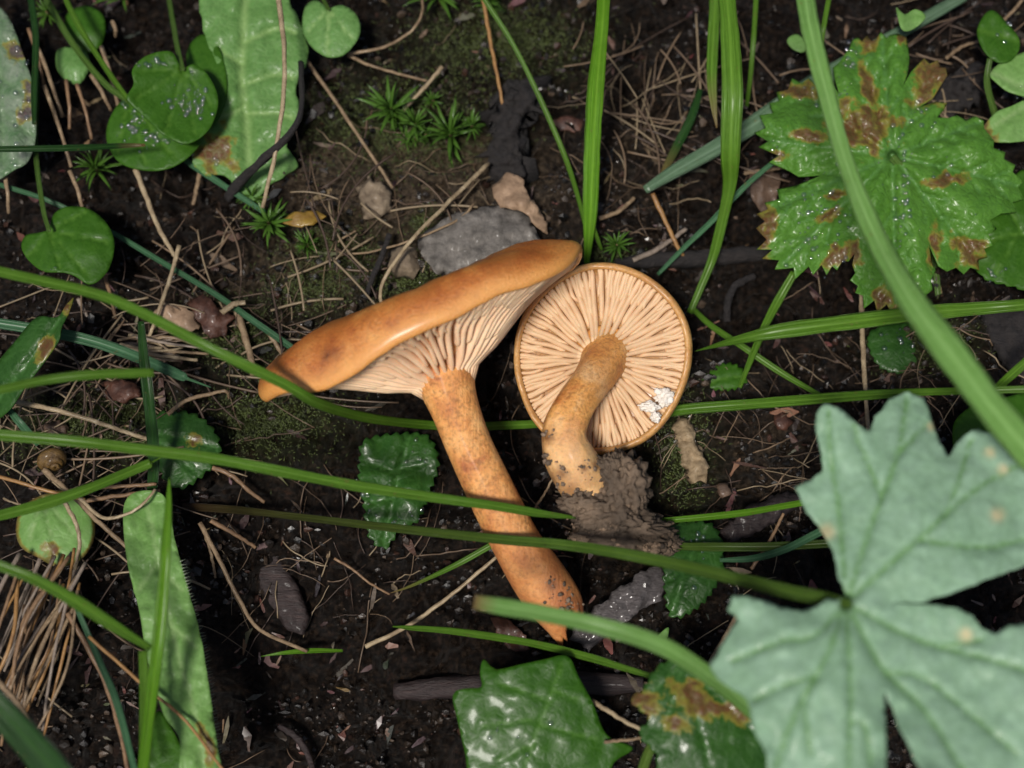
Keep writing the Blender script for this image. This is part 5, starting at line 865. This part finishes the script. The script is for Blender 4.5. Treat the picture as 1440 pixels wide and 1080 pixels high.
stick('dark reddish stick lying behind the angular leaf', [(556, 972, .1, 12), (640, 968, .2, 16), (740, 964, .25, 17), (830, 962, .25, 16), (905, 962, .2, 12)], M_REDW, 1)
stick('black stick lying behind the round cap', [(865, 372, .1, 8), (920, 366, .2, 11), (1000, 362, .25, 12), (1090, 354, .2, 9)], M_BLACK, 2)
stone('stump', [(688, 252), (686, 215), (694, 180), (702, 150), (716, 122), (742, 110), (758, 128), (752, 152), (734, 168), (730, 205), (738, 248), (716, 262)], .5, .6, M_BLACK, 'black rotten stump beside the star moss', 'stump', .3, .22)
stick('thin black twig lying across the strap leaf', [(322, 278, .6, 8), (338, 255, 1.0, 7), (372, 222, 1.5, 6), (408, 188, 1.7, 5), (424, 150, 1.6, 4), (423, 88, 1.2, 4)], M_BLACK, 4)
stick('dark curled root beside the round cap', [(1022, 452, .4, 5), (1024, 424, .6, 5), (1034, 402, .7, 5), (1060, 388, .6, 5)], M_BLACK, 5)
stick('thin dark twig fork above the edge-on cap', [(548, 330, .4, 4), (535, 365, .5, 4), (522, 395, .5, 4), (515, 420, .4, 3)], M_BLACK, 6)
stick('thin reddish curved root on the black soil', [(392, 1020, .4, 4), (420, 1040, .5, 5), (436, 1070, .5, 4), (440, 1095, .5, 4)], M_REDW, 7)
# snail shell
def snail():
    p = B(74, 645, .9); V, F = [], []; N, K = 70, 12
    for i in range(N):
        t = i/(N-1); a = t*2*math.pi*2.6; rr = 0.04+0.16*t; tr = 0.035+0.13*t; c = Vector((rr*math.cos(a), rr*math.sin(a), 0.3*(1-t))); rad = Vector((math.cos(a), math.sin(a), 0))
        for k in range(K):
            b = 2*math.pi*k/K; V.append(p+Matrix.Rotation(1.1, 3, 'X')@Matrix.Rotation(.5, 3, 'Y')@(c+rad*(tr*math.cos(b))+Vector((0, 0, tr*math.sin(b)))))
    for i in range(N-1):
        for k in range(K): q, w = i*K+k, i*K+(k+1) % K; F.append((q, w, w+K, q+K))
    F.append(tuple(range(K-1, -1, -1))); F.append(tuple((N-1)*K+k for k in range(K)))
    tag(build('snail_shell', V, F, plain_mat('shell', (.04, .02, .008), (.15, .085, .02), 7, .5, .2, .5)), 'small brown-banded snail shell below the long green blade', 'snail shell')
snail()

# ------------------------------------------------------------------ litter that nobody could count
def scatter(n, x0=-60, x1=1500, y0=-60, y1=1140):
    px = rng.uniform(x0, x1, n); py = rng.uniform(y0, y1, n); P = np.array([tuple(W(a, b, 0)) for a, b in zip(px, py)]); P[:, 2] = terr(P[:, 0], P[:, 1]); return P
P = scatter(26000); dens = vnoise(P[:, 0]*.8, P[:, 1]*.8, 41); P = P[dens > -0.15]; n = len(P)
sz = 0.018+0.11*rng.random(n)**4; base = np.array([[.014, .010, .007], [.028, .019, .013], [.06, .042, .029], [.007, .006, .005], [.036, .017, .011], [.10, .07, .05]])[np.minimum(rng.integers(0, 7, n), 5)*0+np.array([0, 0, 1, 1, 2, 3, 3, 3, 4, 0])[rng.integers(0, 10, n)]]*rng.uniform(.4, 1.4, (n, 1))
P[:, 2] += sz*.4; v, f, t = crumbs(P, sz, base)
tag(build('soil_crumbs', v, f.tolist(), vcol_mat('crumb_soil', .38, .3), attrs={'tint': t}, smooth=False), 'dark wet crumbs of soil strewn over the ground', 'soil', kind='stuff')
def flakes(n):
    P = scatter(n); V, F, Tn = [], [], []
    cols = [(.05, .03, .02), (.11, .07, .045), (.14, .09, .055), (.07, .024, .014), (.03, .022, .018), (.025, .018, .014)]
    for p in P:
        L = random.uniform(.06, .38)*random.random()**.5+.04; w = L*random.uniform(.12, .4); a = random.uniform(0, 6.28); q = len(V); cu = random.uniform(-.25, .5)*L; tl = random.uniform(-.4, .4)
        ca, sa = math.cos(a), math.sin(a)
        for i in range(4):
            x = (i/3-.5)*2*L; ww = w*(0.35, 1, .8, .25)[i]*random.uniform(.4, 1.5); z = p[2]+.03+cu*(i/3-.5)**2*4*.4+tl*x*.4
            for sgn in (-1, 1): V.append((p[0]+x*ca-sgn*ww*sa, p[1]+x*sa+sgn*ww*ca, z+random.uniform(-.02, .02)))
            for sgn in (-1, 1): V.append((V[-2][0], V[-2][1], V[-2][2]-.012))
        for i in range(3):
            b = q+i*4; F += [(b, b+4, b+5, b+1), (b+2, b+3, b+7, b+6), (b, b+2, b+6, b+4), (b+1, b+5, b+7, b+3)]
        F += [(q, q+1, q+3, q+2), (q+12, q+14, q+15, q+13)]
        Tn += [tuple(c*random.uniform(.6, 1.3) for c in random.choice(cols))]*16
    tag(build('litter_flakes', np.array(V), F, vcol_mat('litter', .55, .15, 8, .6), attrs={'tint': np.array(Tn)}, smooth=False), 'small brown bark and leaf flakes scattered on the soil', 'litter', kind='stuff')
flakes(800)
def rootlets(n):
    V, F, Tn = [], [], []
    zones = [(940, 170, 90, 90), (880, 240, 60, 80), (600, 270, 120, 60), (300, 440, 130, 60), (1080, 660, 90, 70), (520, 780, 160, 80), (1250, 510, 120, 50), (150, 580, 120, 50)]
    cols = [(.15, .10, .06), (.09, .058, .035), (.05, .03, .02), (.20, .15, .09)]
    for _ in range(n):
        if random.random() < .75: z = random.choice(zones); x, y = random.gauss(z[0], z[2]*.7), random.gauss(z[1], z[3]*.7)
        else: x, y = random.uniform(-40, 1480), random.uniform(-40, 1120)
        p = W(x, y, 0); a = random.uniform(0, 6.28); pts = []; cx, cy = p.x, p.y; L = random.uniform(.5, 2.2); k = random.uniform(-.2, .2)
        for i in range(10):
            pts.append((cx, cy, float(terr(cx, cy))+.05+.10*math.sin(i/9*3.14))); a += k*.6+random.gauss(0, .10); cx += L/10*math.cos(a); cy += L/10*math.sin(a)
        if _ > n*.62:
            x, y = random.choice(((260, 440), (120, 500), (100, 640), (80, 690), (940, 200), (900, 120), (330, 480), (60, 840), (1300, 100), (480, 330))); p = W(random.gauss(x, 60), random.gauss(y, 45), 0); a = random.gauss(.0, .8)+(1.57 if random.random() < .3 else 0); L = random.uniform(.8, 2.8); zz = random.uniform(.08, .5); kk = random.gauss(0, .12)
            pts = [(p.x+L*i/9*math.cos(a+kk*i/4), p.y+L*i/9*math.sin(a+kk*i/4), float(base_h(p.x, p.y))+zz+.15) for i in range(10)]
        r = random.uniform(.006, .018)*(1 if _ <= n*.62 else 1.7); v_, f_ = tube_pts(np.array(pts), [r]*10, 5, .2, random.random()*9); q = len(V); V += v_; F += [tuple(i+q for i in t_) for t_ in f_]; c = random.choice(cols); Tn += [c]*len(v_)
    tag(build('fine_rootlets', np.array(V), F, vcol_mat('rootlet', .6, .1, 6, .2), attrs={'tint': np.array(Tn)}), 'tangle of fine brown rootlets and fibres on soil', 'roots', kind='stuff')
rootlets(620)
def moss_cover():
    V, F, Tn = [], [], []
    for (x, y, a, b) in MOSS:
        for _ in range(int(a*b*0.32)):
            px, py = random.gauss(x, a*.55), random.gauss(y, b*.55); p = W(px, py, 0); z = float(terr(p.x, p.y)); an = random.uniform(0, 6.28); L = random.uniform(.05, .14); q = len(V); w = .016
            d = (math.cos(an), math.sin(an)); V += [(p.x-d[1]*w, p.y+d[0]*w, z), (p.x+d[1]*w, p.y-d[0]*w, z), (p.x+d[0]*L*.7, p.y+d[1]*L*.7, z+L), (p.x-d[0]*.012, p.y-d[1]*.012, z+.02)]; F += [(q, q+1, q+2), (q+1, q+3, q+2), (q+3, q, q+2)]
            c = random.uniform(.6, 1.5); Tn += [(.045*c, .062*c, .010*c)]*4
    tag(build('moss_cover', np.array(V), F, vcol_mat('moss', .6, .1, 3, .0), attrs={'tint': np.array(Tn)}), 'low olive green moss creeping over soil around stones', 'moss', kind='stuff')
moss_cover()
